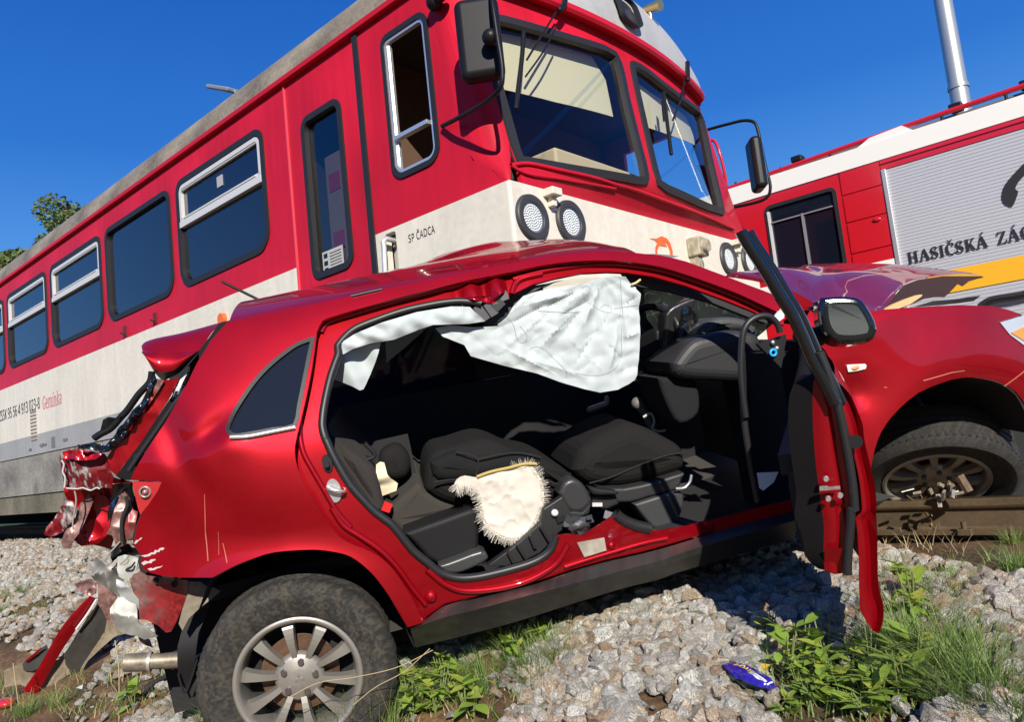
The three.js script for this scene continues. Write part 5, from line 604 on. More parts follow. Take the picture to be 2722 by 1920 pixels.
  cloth('curtain_airbag', T('C1', '780,1070 820,1000 870,940 960,880 1200,780 1500,690 1800,640 1960,645 2000,690 2090,770 1950,792 1640,802 1500,850 1300,930 1100,962 950,1010 830,1075'), .63, bag, (X, Y) => { const q = pws([...xy('C1', '780,1080 1100,900 1500,770 2000,720', .63)].sort((a, b) => a[0] - b[0]), X), v = (Y - q) / .05; return .028 * Math.exp(-v * v) + .008 * Math.sin((X * 60 + Y * 90)) * (.5 + .5 * vnoise(X * 7, Y * 7)) + .008 * vnoise(X * 30, Y * 30); });
  cloth('curtain_airbag', [...T('C1', '790,1075 940,1020 1100,970 1190,950 1170,1040 1140,1130 1100,1230 1060,1320'), ...T('B3', '540,678 520,684 480,662 420,640 358,620 362,560')], .60, bag, (X, Y) => .016 * fbm(X * 8, Y * 8, 8, 3) + .012 * Math.sin(X * 50 + Y * 12));
  cloth('far_airbag', T('C1', '1230,950 1300,930 1500,850 1600,820 1400,1000 1240,1130'), -.40, bag, (X, Y) => .02 * vnoise(X * 9, Y * 9));
  // cut ends of the B pillar
  cm('pillar_stump', merge([[2020, 640, 2110, 760], [2110, 620, 2180, 720], [2150, 600, 2296, 540], [2180, 660, 2250, 590]].map(([a, b, c, d], i) => { const p = cz(P1('C1', a, b), .61), q = cz(P1('C1', c, d), .62); return bar(p, q, .035, .012 + i * .004, V3(.2, .3, 1)); })), std(C(.06, .06, .065), .55, { metalness: .3 }));
  cloth('torn_trim', T('C2', '-20,640 60,600 110,540 170,490 230,440 330,400 450,385 380,425 260,478 190,560 120,650 40,700 -40,700'), .575, std(C(.035, .035, .037), .6), (X, Y) => .012 * vnoise(X * 25, Y * 25));
  cloth('torn_headliner', T('C2', '380,400 500,370 640,350 760,340 850,338 840,352 700,390 560,400 420,420'), .565, std(C(.50, .47, .38), .9), (X, Y) => .006 * vnoise(X * 25, Y * 25));
  { const h = T('C2', '1090,392 1120,380 1150,358').map(p => cz(p, .61)); cm('torn_wire', capTube(h, .005), std(C(.60, .48, .25), .7)); }
  seed = 404; { const bits = []; for (let k = 0; k < 16; k++) { const p = cz(P1('C5', rr(1470, 1690), rr(450, 640)), .78), q = p.clone().add(V3(rr(-.06, .06), rr(-.05, .05), rr(-.02, .04))); bits.push(bar(p, q, rr(.012, .035), rr(.003, .010), V3(rr(-1, 1), rr(-1, 1), rr(.2, 1)).normalize())); } cm('pillar_foot', merge(bits), std(C(.075, .078, .082), .5, { metalness: .35 })); cm('pillar_foot_trim', patch(T('C5', '1480,520 1540,480 1600,510 1625,580 1610,640 1560,625 1520,590').map(p => { const w = cz(p, .80); return [w.x, w.y]; }), [], (X, Y) => V3(X, Y, .80 + .03 * vnoise(X * 22, Y * 22, 3)), { edge: .02, thick: .005 }), std(C(.05, .05, .054), .45)); }
  // windscreen seen from inside, A pillar trim, dashboard, steering wheel
  const crazed = phy(C(.055, .066, .060), .22, { map: tex(512, (u, v) => { const a = tn(u, v, 7, 7, 91, 4), b = Math.abs(tn(u, v, 16, 16, 92, 3)), k = .45 + .3 * a + (b < .03 ? .5 : 0); return [k * .95, k, k * .96]; }, { rep: 1.4 }), clearcoat: 1, clearcoatRoughness: .05 });
  cloth('windscreen', T('C2', '1120,360 1400,430 1700,505 2020,640 2150,700 1900,900 1560,980 1200,1060 1110,900'), .05, crazed, (X, Y) => .02 * vnoise(X * 4, Y * 4, 7), { edge: .08 });
  cm('pillar_trim', patch(T('C2', '1030,305 1250,335 1500,405 1800,515 2000,595 2190,695 2120,690 1990,645 1700,530 1400,450 1150,408 1080,380').map(p => { const w = cz(p, .55); return [w.x, w.y]; }), [], (X, Y) => V3(X, Y, .55), { edge: .1, thick: .05 }), std(C(.030, .030, .031), .8));
  slab('dashboard', 'C2', '1400,990 1480,880 1570,800 1720,765 1900,735 2060,770 2100,900 2080,1120 1700,1130 1450,1100', .50, .8, std(C(.022, .022, .024), .55), { bevel: .05 });
  slab('dashboard_top', 'C2', '1560,800 1650,690 1780,640 1950,655 2040,720 2040,770 1900,745 1720,770', .40, .6, std(C(.045, .048, .046), .6), { bevel: .03 });
  slab('centre_screen', 'C2', '1345,620 1400,560 1560,490 1600,510 1590,640 1480,760 1400,900 1340,980 1330,860', .28, .10, std(C(.016, .016, .017), .3), { bevel: .015 });
  cloth('broken_fascia', T('C2', '1480,560 1530,555 1600,640 1590,700 1500,790 1440,900 1410,960 1415,850 1440,700'), .30, MAT.blackGloss, (X, Y) => .012 * vnoise(X * 30, Y * 30), { edge: .03 });
  { const c = cz(P1('C2', 1222, 850), .16), n = V3(-.80, .25, .52).normalize(), q = new THREE.Quaternion().setFromUnitVectors(V3(0, 0, 1), n), sw = new THREE.Group(); sw.name = 'steering_wheel'; sw.position.copy(c); sw.quaternion.copy(q); car.add(sw); cm('rim', new THREE.TorusGeometry(.175, .017, 14, 56), phy(C(.015, .015, .016), .35), sw); cm('boss', new RoundedBoxGeometry(.15, .14, .07, 4, .03).translate(0, 0, -.02), MAT.blackPlastic, sw); for (const a of [0, 2.2, 4.1]) cm('spoke', bar([0, 0, -.015], [.165 * Math.cos(a), .165 * Math.sin(a), 0], .035, .018, V3(0, 0, 1)), MAT.blackPlastic, sw); cm('column', cyl(c.clone().addScaledVector(n, -.03), c.clone().addScaledVector(n, -.4), .045, .05, 16), trim); }
  cm('console_panel', patch(T('C2', '1310,1060 1420,1050 1540,1100 1530,1148 1310,1148').map(p => { const w = cz(p, .34); return [w.x, w.y]; }), [], (X, Y) => V3(X, Y, .34), { edge: .1, thick: .02 }), trim);
  slab('glovebox', 'B4', '1010,660 1180,655 1230,720 1230,850 1130,905 1060,800', .42, .3, darker, { bevel: .02 });
  cm('gear_lever', merge([capTube(['905,800', '940,850', '975,915'].map(s => cz(T('B4', s)[0], .1)), .022), new THREE.SphereGeometry(.03, 14, 10).translate(...cz(P1('B4', 900, 795), .1).toArray())]), std(C(.14, .135, .13), .6));
  cm('loose_wire', tube(['930,870', '970,850', '990,890', '980,930', '1010,945', '1050,940'].map(s => cz(T('B4', s)[0], .2)), .006), std(C(.45, .45, .44), .6));
  cm('hand_brake', capTube(['640,830', '690,812', '730,795', '735,770'].map(s => cz(T('B4', s)[0], .05)), .014), std(C(.25, .25, .25), .4, { metalness: .4 }));
  // front seat: cushion, base, reclined backrest
  const seat = new THREE.Group(); seat.name = 'front_seat'; car.add(seat);
  slab('cushion', 'B4', '560,1165 600,1055 700,980 800,930 870,905 960,930 1070,985 1150,1035 1172,1100 1150,1165 1000,1215 830,1250 690,1245 620,1225', .60, .50, fabric, { bevel: .07, parent: seat });
  slab('cushion_insert', 'B4', '610,1050 700,985 830,915 900,935 1050,1010 1090,1060 900,1130 760,1190 640,1200', .50, .34, phy(C(.020, .018, .016), 1, { specularIntensity: .25 }), { bevel: .05, parent: seat });
  slab('seat_side_panel', 'B4', '690,1250 830,1252 1000,1215 1150,1168 1140,1205 1110,1262 960,1300 860,1330 720,1320', .625, .10, std(C(.024, .024, .025), .5), { bevel: .012, k: 2, parent: seat });
  slab('seat_rail_cover', 'B4', '880,1340 1000,1300 1130,1268 1150,1330 1120,1430 1080,1450 1000,1470 960,1440', .64, .3, std(C(.040, .041, .042), .5), { bevel: .012, k: 2, parent: seat });
  const piping = std(C(.010, .010, .010), .8), seam = (view, s, Z) => cm('seam', tube(smooth(T(view, s), 3).map(p => cz(p, Z)), .0035, { n: 50, rs: 6 }), piping, seat);
  seam('B4', '640,1226 760,1192 900,1132 1050,1078 1150,1060', .602); seam('B4', '600,1090 700,1020 830,950 900,930', .57); seam('C5', '740,275 860,262 960,275 1150,245 1330,265 1470,300', .627); seam('C5', '860,108 980,150 960,272', .627); seam('C5', '980,150 1180,112 1330,138', .627);
  cm('lift_lever', tube(['1105,1255', '1150,1250', '1180,1220', '1190,1180'].map(s => cz(T('B4', s)[0], .66)), .006), MAT.alu, seat);
  cm('belt_buckle', merge([bar(cz(P1('B4', 585, 1000), .25), cz(P1('B4', 590, 955), .25), .03, .02, V3(0, 0, 1))]), std(C(.5, .05, .05), .5), seat);
  slab('backrest', 'C5', '690,280 700,190 745,120 850,90 1000,45 1100,60 1200,105 1330,130 1430,180 1510,240 1560,300 1480,340 1420,400 1300,420 1100,425 960,430 800,400 700,340', .60, .48, fabric, { bevel: .075, parent: seat });
  slab('backrest_bolster', 'C5', '720,170 860,110 980,150 1180,110 1330,135 1460,215 1500,280 1330,260 1150,240 960,270 760,270', .625, .12, phy(C(.013, .013, .013), .9, { specularIntensity: .25 }), { bevel: .04, parent: seat });
  slab('recliner_cover', 'C5', '1430,340 1460,280 1510,258 1565,285 1605,350 1612,390 1560,440 1500,440 1460,400', .70, .10, std(C(.032, .032, .033), .42), { bevel: .018, parent: seat });
  slab('lever', 'C5', '1590,300 1660,315 1750,325 1760,345 1700,350 1620,345', .68, .05, trim, { bevel: .01, k: 2, parent: seat });
  slab('seat_bracket', 'C5', '1605,350 1760,350 1765,400 1700,430 1620,425', .64, .12, std(C(.02, .02, .021), .5), { bevel: .012, k: 1, parent: seat });
  cm('bracket_tab', bar(cz(P1('C5', 1615, 400), .655), cz(P1('C5', 1670, 400), .655), .014, .01, V3(0, 0, 1)), std(C(.6, .6, .58), .4), seat);
  // torn side airbag of that seat, with its frayed rim
  { const o = T('B3', '1030,1190 1045,1165 1085,1145 1140,1152 1220,1132 1330,1100 1425,1078 1460,1110 1495,1165 1508,1230 1505,1300 1470,1390 1430,1450 1380,1485 1330,1492 1270,1472 1215,1440 1185,1400 1165,1330 1158,1265 1140,1220 1100,1205 1060,1208 1040,1212'), Z = .70, pts = smooth([...o, o[0]], 2).slice(0, -1).map(q => { const w = cz(q, Z); return [w.x, w.y]; }), wr = (X, Y) => .016 * fbm(X * 12, Y * 12, 4, 3) + .005 * (1 - Math.abs(vnoise(X * 22, Y * 14, 6))) ** 3; const ivory = std(C(.62, .575, .50), .9);
    const a = cm('torn_side_airbag', patch(pts, [], (X, Y) => V3(X, Y, Z + wr(X, Y)), { edge: .016, thick: .004 }), ivory); seed = 99; const fr = []; const n = pts.length; for (let i = Math.floor(n * .22); i < n; i++) for (let k = 0; k < 16; k++) { const t = rnd(), p = pts[i], q = pts[(i + 1) % n], x = lerp(p[0], q[0], t), y = lerp(p[1], q[1], t); let nx = q[1] - p[1], ny = -(q[0] - p[0]); const l = Math.hypot(nx, ny) || 1; const sg = THREE.ShapeUtils.isClockWise(pts.map(V2)) ? -1 : 1; nx *= sg / l; ny *= sg / l; const L = rr(.006, .026), b = V3(x - nx * .012, y - ny * .012, Z + wr(x, y) + .002), e = V3(x + nx * L + rr(-.008, .008), y + ny * L + rr(-.010, .004), Z + rr(-.006, .012)); fr.push(cyl(b, e, .0013, .0007, 3)); } cm('frayed_threads', merge(fr), ivory, a);
    cm('airbag_seam', tube(T('B3', '1150,1150 1220,1125 1330,1100 1400,1082 1470,1080').map(q => cz(q, Z + .01)), .006), std(C(.45, .33, .10), .8), a); }
  // rear compartment
  slab('rear_footwell', 'C5', '570,560 760,490 940,425 980,430 990,560 985,665 870,700 760,735 700,700 640,630', .68, .5, phy(C(.011, .011, .0115), .6, { specularIntensity: .5 }), { bevel: .02, k: 1 });
  slab('scuff_plate', 'C5', '765,742 880,700 1000,658 1040,690 1020,720 930,765 860,785 800,775', .74, .10, std(C(.045, .046, .047), .38), { bevel: .012, k: 2 });
  slab('sill_trim', 'C5', '1035,740 1200,620 1330,500 1345,425 1450,355 1480,400 1500,440 1560,445 1610,395 1600,450 1520,490 1430,560 1390,610 1330,670 1240,715 1140,745', .735, .04, std(C(.020, .020, .021), .45), { bevel: .006, k: 1 });
  for (const [a, b, c, d] of [[1330, 520, 1378, 600], [1270, 570, 1300, 640], [1200, 620, 1250, 700], [1150, 660, 1180, 720]]) cm('trim_rib', bar(cz(P1('C5', a, b), .745), cz(P1('C5', c, d), .745), .012, .02, V3(0, 0, 1)), std(C(.012, .012, .013), .5));
  cm('trim_stud', new THREE.SphereGeometry(.014, 14, 10).translate(...cz(P1('C5', 1408, 447), .745).toArray()), std(C(.7, .7, .7), .3));
  cm('fixing_slot', bar(cz(P1('C5', 1420, 490), .74), cz(P1('C5', 1465, 470), .74), .02, .012, V3(0, 0, 1)), darker);
  slab('rear_cushion', 'C5', '470,450 640,290 700,330 860,400 960,420 760,490 560,560', .55, .9, std(C(.040, .035, .028), 1), { bevel: .03, k: 2 });
  slab('rear_backrest', 'B3', '345,880 390,940 480,1020 560,1080 610,1150 640,1270 650,1350 560,1300 470,1180 380,1040', .60, .9, std(C(.030, .025, .023), 1), { bevel: .03, k: 2 });
  slab('head_restraint', 'C5', '430,160 450,110 510,75 560,85 600,130 612,190 590,250 530,272 470,260 440,220', .42, .16, fabric, { bevel: .05 });
  cloth('cream_seat_cover', T('C5', '418,180 440,165 462,170 480,230 500,255 538,285 530,325 480,345 445,360 430,290 418,240'), .52, std(C(.72, .62, .42), .9), (X, Y) => .02 * vnoise(X * 25, Y * 25, 3), { edge: .015 });
  cm('red_buckle', (() => { const g = bar(cz(P1('C5', 455, 405), .60), cz(P1('C5', 500, 420), .60), .035, .02, V3(0, 0, 1)); return g; })(), std(C(.62, .02, .02), .4)); cm('buckle_stem', bar(cz(P1('C5', 470, 420), .59), cz(P1('C5', 490, 375), .59), .03, .015, V3(0, 0, 1)), trim);
  cm('seat_belt', tube([[465, 60], [520, 130], [412, 165]].map(([x, y]) => cz(P1('C5', x - 110, y), .5)), .008), trim);
  cm('under_sill', gridGeo(30, 2, (u, v) => { const a = pxS('C5', '676,1042 1300,835 1900,665 2296,548', J, 0); const p = along(a, u); return V3(p.x, p.y + .02, p.z - .5 * v); }), MAT.black);
  cm('front_sill', merge([ruled(pxS('C5', '2290,482 2450,440 2620,395 2760,360', J), pxS('C5', '2290,548 2450,505 2620,462 2760,425', J, .01), 20, 2)]), paint); cm('front_sill_cladding', merge([ruled(pxS('C5', '2290,548 2450,505 2620,462 2760,425', J, .01), pxS('C5', '2290,608 2450,562 2620,515 2760,478', sideBase, .01), 20, 2), ruled(pxS('C5', '2290,608 2450,562 2620,515 2760,478', sideBase, .01), pxS('C5', '2290,740 2450,690 2620,640 2760,600', sideBase, -.03), 20, 3)]), clad);
  cm('kick_panel', box(1.95, 2.0, .25, 1.0, .25, .80), darker);
}
// --- torn rear end
{
  const xy = (view, s, Z) => T(view, s).map(q => { const w = cz(q, Z); return [w.x, w.y]; });
  const rid = (x, y, s) => (1 - Math.abs(vnoise(x, y, s))) * 2 - 1;
  const crum = (name, view, s, Z, amp, fr, mat, o = {}) => cm(name, patch(xy(view, s, Z), [], (X, Y) => V3(X, Y, Z + amp * (rid(X * fr, Y * fr, o.sd || 1) + .5 * rid(X * fr * 2.3, Y * fr * 2.3, (o.sd || 1) + 9)) + (o.tilt || 0) * X), { edge: .018, thick: .004 }), mat, o.parent || car);
  // spoiler: upper face mirrors the sky, lower face the ground
  const tg = new THREE.Group(); tg.name = 'tailgate'; car.add(tg);
  const up = pxZ('C4', '872,258 895,205 1000,157 1200,110 1450,42 1540,16 1600,-4', .36), cr = pxZ('C4', '872,262 930,262 1050,268 1200,268 1300,262 1365,240', .50), lo = pxZ('C4', '878,285 940,375 1010,432 1080,430 1140,412 1240,330 1340,258', .53);
  cm('spoiler', merge([ruled(up, cr, 40, 12, (p, u, v) => { p.y += .02 * Math.sin(v * 3.14); }), ruled(cr, lo, 40, 8, (p, u, v) => { p.z += .015 * Math.sin(v * 3.14); })]), paint, tg); cm('spoiler_underside', ruled(lo, pxZ('C4', '900,300 960,420 1040,505 1100,480 1180,440 1280,330 1345,262', .36), 30, 3), MAT.blackPlastic, tg);
  const cr2 = up.map(p => p); void cr2;
  cm('gap_trim', patch(xy('C4', '1575,10 1505,55 1440,165 1345,265 1250,380 1180,480 1110,640 1000,800 880,985 760,1150 650,1290 700,1330 780,1330 880,1150 1060,870 1190,640 1290,430 1390,270 1500,110', .34), [], (X, Y) => V3(X, Y, .34), { edge: .2, thick: .02 }), MAT.blackPlastic, tg);
  cm('gap_seal', tube(pxZ('C4', '1240,560 1150,680 1000,900 860,1100 760,1250', .56), .009, { n: 60 }), sealM, tg);
  crum('frame_side', 'C4', '985,490 1060,502 1178,482 1100,640 1000,800 880,985 760,1150 655,1290 600,1240 582,1135 625,1065 700,985 800,855 872,742 945,620', .54, .004, 9, paint, { parent: tg });
  crum('frame_lip', 'C4', '968,486 1050,505 1020,560 955,660 880,770 870,740 935,620', .555, .003, 20, pinkMetal, { parent: tg });
  crum('inner_panel', 'C4', '560,1050 700,890 790,760 800,830 700,980 600,1080', .40, .01, 12, paintDark, { parent: tg });
  const shard = phy(C(.035, .055, .085), .25, { map: tex(256, (u, v) => { const a = tn(u, v, 40, 40, 141, 3), k = .35 + 1.2 * Math.max(0, a) + .3 * tn(u, v, 90, 90, 142, 2); return [k * .8, k * .95, k]; }, { rep: 4 }), clearcoat: 1 });
  cm('shattered_glass', patch(xy('C4', '955,430 978,480 945,560 940,620 905,690 870,745 800,860 735,940 700,1000 640,1050 600,1092 510,1102 440,1075 340,1062 345,1032 400,1040 470,1025 560,1045 640,960 700,880 740,845 790,760 850,690 900,600 930,520', .57), [], (X, Y) => V3(X, Y, .57 + .02 * vnoise(X * 40, Y * 40, 3)), { edge: .012, thick: .006 }), shard, tg);
  cm('wiper_trim', merge([tube(pxZ('C4', '950,430 930,520 840,620 750,745 700,800 610,900 520,950 470,985', .45), .013, { n: 60 })]), MAT.blackPlastic, tg); crum('torn_moulding', 'C4', '520,925 545,830 590,806 650,818 700,800 640,880 560,930 480,985 470,970', .46, .012, 9, MAT.blackPlastic, { parent: tg, sd: 40 }); cm('gap_filler', patch(xy('C4', '1605,2 1500,35 1420,150 1335,262 1340,335 1440,195 1515,110 1605,40', .545), [], (X, Y) => V3(X, Y, .545), { edge: .2, thick: .01 }), MAT.blackPlastic, tg);
  { const bars = []; for (let k = 0; k < 15; k++) { const t = k / 14, a = P1('C4', lerp(1225, 1130, t), lerp(400, 630, t)), b = P1('C4', lerp(1262, 1150, t), lerp(402, 632, t)); bars.push(bar(cz(a, .475), cz(b, .475), .009, .006, V3(0, 0, 1))); } cm('white_hinge_boot', merge(bars), std(C(.78, .78, .75), .6), tg); cm('boot_back', patch(xy('C4', '1262,380 1250,480 1180,600 1112,665 1150,560 1200,440', .45), [], (X, Y) => V3(X, Y, .45), { edge: .2, thick: .01 }), std(C(.30, .30, .30), .7), tg); }
  crum('crushed_panel', 'C4', '205,1102 250,1082 340,1050 440,1085 560,1112 580,1142 600,1220 632,1312 612,1400 540,1392 480,1398 430,1412 360,1400 300,1396 232,1398 212,1250 196,1160', .50, .014, 8, scrape, { parent: tg, sd: 5 });
  crum('crushed_roll', 'C4', '205,1100 260,1080 420,1085 560,1108 500,1150 380,1160 300,1150 230,1160', .53, .02, 10, paintDark, { parent: tg });
  cm('torn_edge', merge([tube(pxZ('C4', '200,1165 222,1200 212,1260 232,1310 226,1392', .53), .0035, { n: 40, rs: 5 }), tube(pxZ('C4', '240,1396 330,1402 380,1394 440,1414 490,1394 520,1402', .53), .003, { n: 60, rs: 5 })]), std(C(.50, .46, .44), .6), tg);
  crum('tailgate_skin', 'B1', '390,60 560,20 680,150 790,185 800,330 700,480 655,590 520,565 450,530 430,350 400,220', .34, .03, 4, paint, { parent: tg, sd: 33 });
  crum('hanging_flap', 'B1', '275,492 285,455 330,400 365,340 400,290 440,300 470,350 462,390 430,430 380,482 320,506', .46, .016, 9, scrape, { parent: tg, sd: 8 });
  crum('hanging_skin', 'B1', '455,360 490,300 540,255 560,300 520,400 490,480 450,530 435,580 385,572 372,540 400,480 440,420', .45, .016, 8, pinkMetal, { parent: tg, sd: 3 });
  crum('hanging_skin', 'B1', '540,262 630,262 665,300 668,480 600,545 500,560 462,540 490,470 520,380', .38, .018, 6, paintDark, { parent: tg, sd: 6 });
  cm('torn_cable', merge([tube(pxZ('B1', '445,225 458,290 446,380 438,420 440,470', .52), .003, { n: 40 }), tube(pxZ('C7', '830,335 880,270 930,215 960,180', .62), .003), tube(pxZ('C7', '1030,290 1000,330 960,360 1010,355 1030,320', .66), .003)]), std(C(.30, .27, .24), .6));
  crum('lamp_housing', 'B1', '690,190 790,185 805,240 800,330 760,300 735,240 700,300 680,380 650,420 655,340 680,260', .58, .02, 12, MAT.blackGloss);
  crum('corner_panel', 'B1', '690,340 720,262 745,245 770,280 800,350 828,360 822,430 808,480 800,520 770,520 755,560 720,570 700,545 680,500 645,490 670,450', .60, .014, 8, pinkMetal, { sd: 12 });
  cm('panel_slit', tube(pxZ('B1', '755,270 765,320 735,400 730,470 735,540', .625), .007, { n: 40 }), MAT.black);
  crum('inner_bracket', 'C7', '900,215 960,200 1030,195 1080,240 1112,300 1100,330 1010,290 950,300 920,330 900,270', .56, .02, 9, MAT.blackPlastic);
  crum('bare_bracket', 'C7', '945,300 1010,275 1112,310 1100,380 1080,430 1040,470 1040,500 960,455 942,400', .60, .012, 9, std(C(.46, .48, .45), .5, { map: grimeTex }), { sd: 14 });
  crum('bent_sheet', 'C7', '745,330 770,315 840,355 950,350 990,420 960,520 960,620 905,600 860,560 810,520 755,490 742,400', .54, .030, 5, bareMetal, { sd: 16 });
  crum('torn_foil', 'C7', '610,510 680,490 740,470 800,500 780,580 740,600 690,580 640,570', .50, .02, 13, pinkMetal, { sd: 22 });
  crum('bent_sheet', 'C7', '790,500 850,530 915,580 965,640 940,700 945,770 985,860 920,850 860,790 830,720 796,670 800,580', .555, .018, 6, pinkMetal, { sd: 18 });
  crum('bent_sheet', 'C7', '905,690 950,620 1000,610 1060,600 1120,700 1140,790 1200,820 1285,905 1180,930 1130,895 1050,885 1000,872 945,835', .585, .034, 5.5, bareMetal, { sd: 20 });
  crum('bent_sheet', 'C7', '930,480 1000,500 1070,560 1130,640 1130,800 1080,800 1050,690 1000,640 940,600', .60, .026, 6, std(C(.50, .52, .50), .45, { metalness: .3 }), { sd: 24 });
  crum('rear_crossmember', 'C7', '1040,480 1070,440 1125,418 1180,450 1250,462 1400,480 1510,490 1500,600 1460,700 1410,820 1370,895 1330,900 1270,840 1180,800 1118,790 1112,640 1070,590', .66, .010, 6, pinkMetal, { sd: 26 });
  for (const [x, y] of [[1245, 490], [1392, 520]]) cm('mounting_hole', new THREE.CylinderGeometry(.011, .011, .004, 14).rotateX(Math.PI / 2).translate(...cz(P1('C7', x, y), .682).toArray()), MAT.black);
  crum('arch_shield', 'C7', '1515,500 1600,500 1640,530 1720,555 1760,578 1680,645 1590,715 1510,790 1460,885 1430,830 1465,700 1500,600', .68, .006, 8, dirtyMetal, { sd: 28 });
  cm('mud_flap', patch(xy('C7', '1425,1225 1428,1000 1455,880 1510,790 1600,705 1690,640 1650,760 1590,900 1570,1100 1530,1250 1480,1380 1440,1340', .60), [], (X, Y) => V3(X, Y, .60 + .02 * Math.sin(Y * 20)), { edge: .05, thick: .006 }), trim);
  cm('flap_bracket', tube(pxZ('C7', '1425,1230 1440,1300 1480,1390 1530,1270 1575,1120', .62), .004, { n: 40 }), trim);
  { const a = cz(P1('C7', 1000, 1148), .48), b = cz(P1('C7', 1200, 1138), .48), c = cz(P1('C7', 1460, 1122), .48), e = new THREE.Group(); e.name = 'exhaust'; car.add(e); const m = std(C(.40, .37, .32), .5, { metalness: .5, map: dustTex }); const k = cz(P1('C7', 1000, 1075), .48).distanceTo(a); cm('tail_pipe', cyl(a, b, k * .92, k, 28), m, e); cm('clamp', cyl(b.clone().lerp(a, .05), b.clone().lerp(c, .05), k * 1.05, k * 1.02, 28), std(C(.62, .58, .50), .35, { metalness: .6 }), e); cm('pipe', cyl(b, c, k * .82, k * .86, 28), m, e); }
  crum('underbody_flap', 'C7', '1080,890 1120,930 1180,960 1220,1030 1160,1010 1110,980', .50, .015, 9, pinkMetal);
  cm('underbody', box(-.5, 2.3, .20, .30, -.3, .55), MAT.black);
  cm('rear_axle', merge([cyl([-.0, .33, .6], [0, .33, -.6], .05), box(-.45, -.1, .3, .5, -.3, .35)]), MAT.black);
}
// ---------------------------------------------------------------- on the ground
const groundHit = p => { const d = ray(p[0], p[1]); let t = .8; for (; t < 30; t += .02) { const x = d.x * t, y = CAM_Y + d.y * t, z = d.z * t; if (y < groundY(x, z)) break; } return d.multiplyScalar(t).add(V3(0, CAM_Y, 0)); };
const gh = (x, y) => groundHit([x * 1.18554, y * 1.18554]);
const toPx = v => { const q = v.clone().sub(V3(0, CAM_Y, 0)), d = q.dot(FWD); return [W / 2 + q.dot(RGT) / d * F, H / 2 - q.dot(UPV) / d * F, d]; };
// torn bumper lying behind the car
{
  const top = toWorld(cz(P1('C7', 740, 620), .50)).distanceTo(V3(0, CAM_Y, 0)), t = thing('torn_bumper', 'torn off red rear bumper propped between ballast and the car tail', 'bumper');
  const at = p => { const g = groundHit([P1('C7', 0, 0)[0] + 90, P1('C7', 0, 1385)[1]]).distanceTo(V3(0, CAM_Y, 0)), py = (p[1] - 1380) * 3; return atDist(p, lerp(g - .22, g - .03, sstep(500, 1500, py))); };
  const pt = (s, dz = 0, k = 3) => smooth(T('C7', s), k).map(p => { const q = at(p); return q.add(FWD.clone().multiplyScalar(dz)); });
  const A = pt('722,608 600,735 480,885 365,1090 275,1240 180,1372'), B = pt('762,640 700,740 620,855 480,1060 385,1230 290,1400', .02);
  mesh('bumper_skin', ruled(A, B, 50, 6, (p, u, v) => { p.addScaledVector(FWD, -.008 * Math.sin(v * 3.14)); }), paint, t);
  mesh('skin_lip', tube(pt('775,640 700,760 612,880', .0), .007), std(C(.55, .54, .52), .5), t);
  const sheet = (name, s, dz, m, am = .01) => { const o = T('C7', s).map(p => [p[0] / 400, -p[1] / 400]); mesh(name, patch(o, [], (x, y) => { const q = at([x * 400, -y * 400]); return q.addScaledVector(FWD, dz + am * vnoise(x * 9, y * 9, 3)); }, { edge: .05, thick: .004, flip: true }), m, t); };
  const drt = std(C(.34, .29, .22), .85, { map: dustTex });
  sheet('inner_panel', '770,650 805,560 835,700 840,840 760,980 690,1110 640,1210 590,1312 530,1260 480,1190 468,1110 540,1000 620,870', .05, std(C(.045, .043, .038), .7, { map: dustTex }));
  sheet('dirty_flap', '840,770 920,830 1020,920 900,950 780,1050 690,1140 600,1315 588,1312 640,1190 700,1090 800,930', .03, drt, .02);
  sheet('side_wing', '150,1175 240,1090 330,1028 350,1110 365,1140 300,1200 220,1240 160,1230', .04, std(C(.05, .05, .048), .6), .02);
  sheet('wing_skin', '180,1145 300,1045 330,1030 270,1095 200,1150', .02, paint, .003);
  sheet('ground_flap', '-20,1240 150,1170 170,1250 350,1190 470,1130 545,1250 420,1330 330,1390 200,1400 100,1360 -20,1380', .06, drt, .03);
}
seed = 515;
{ const a = gh(425, 1620), b = toWorld(cz(P1('C7', 1290, 1290), .5)); void b; const p = gh(302, 1578).add(V3(0, .02, 0)), q = gh(372, 1528).add(V3(0, .02, 0)); const s = mesh('rubber_strip', capTube([p, p.clone().lerp(q, .5).add(V3(0, .01, 0)), q], .014), std(C(.02, .02, .02), .6)); tag(s, 'black rubber strip lying on the soil behind the rear wheel', 'rubber strip'); void a;
  const r = gh(12, 1585), g = new THREE.IcosahedronGeometry(.05, 1); g.scale(1.4, .5, 1); g.translate(r.x, r.y + .02, r.z); tag(mesh('lamp_fragment', g, phy(C(.5, .02, .02), .3, { clearcoat: 1 })), 'red broken piece lying in the dirt by the torn bumper', 'fragment');
  const k = gh(415, 1600), mud = new THREE.IcosahedronGeometry(.07, 2); mud.scale(1.3, .35, .7); mud.translate(k.x, k.y + .01, k.z); tag(mesh('plastic_clip', mud, MAT.blackPlastic), 'black plastic piece half buried beside the muddy rear tyre', 'plastic piece'); }
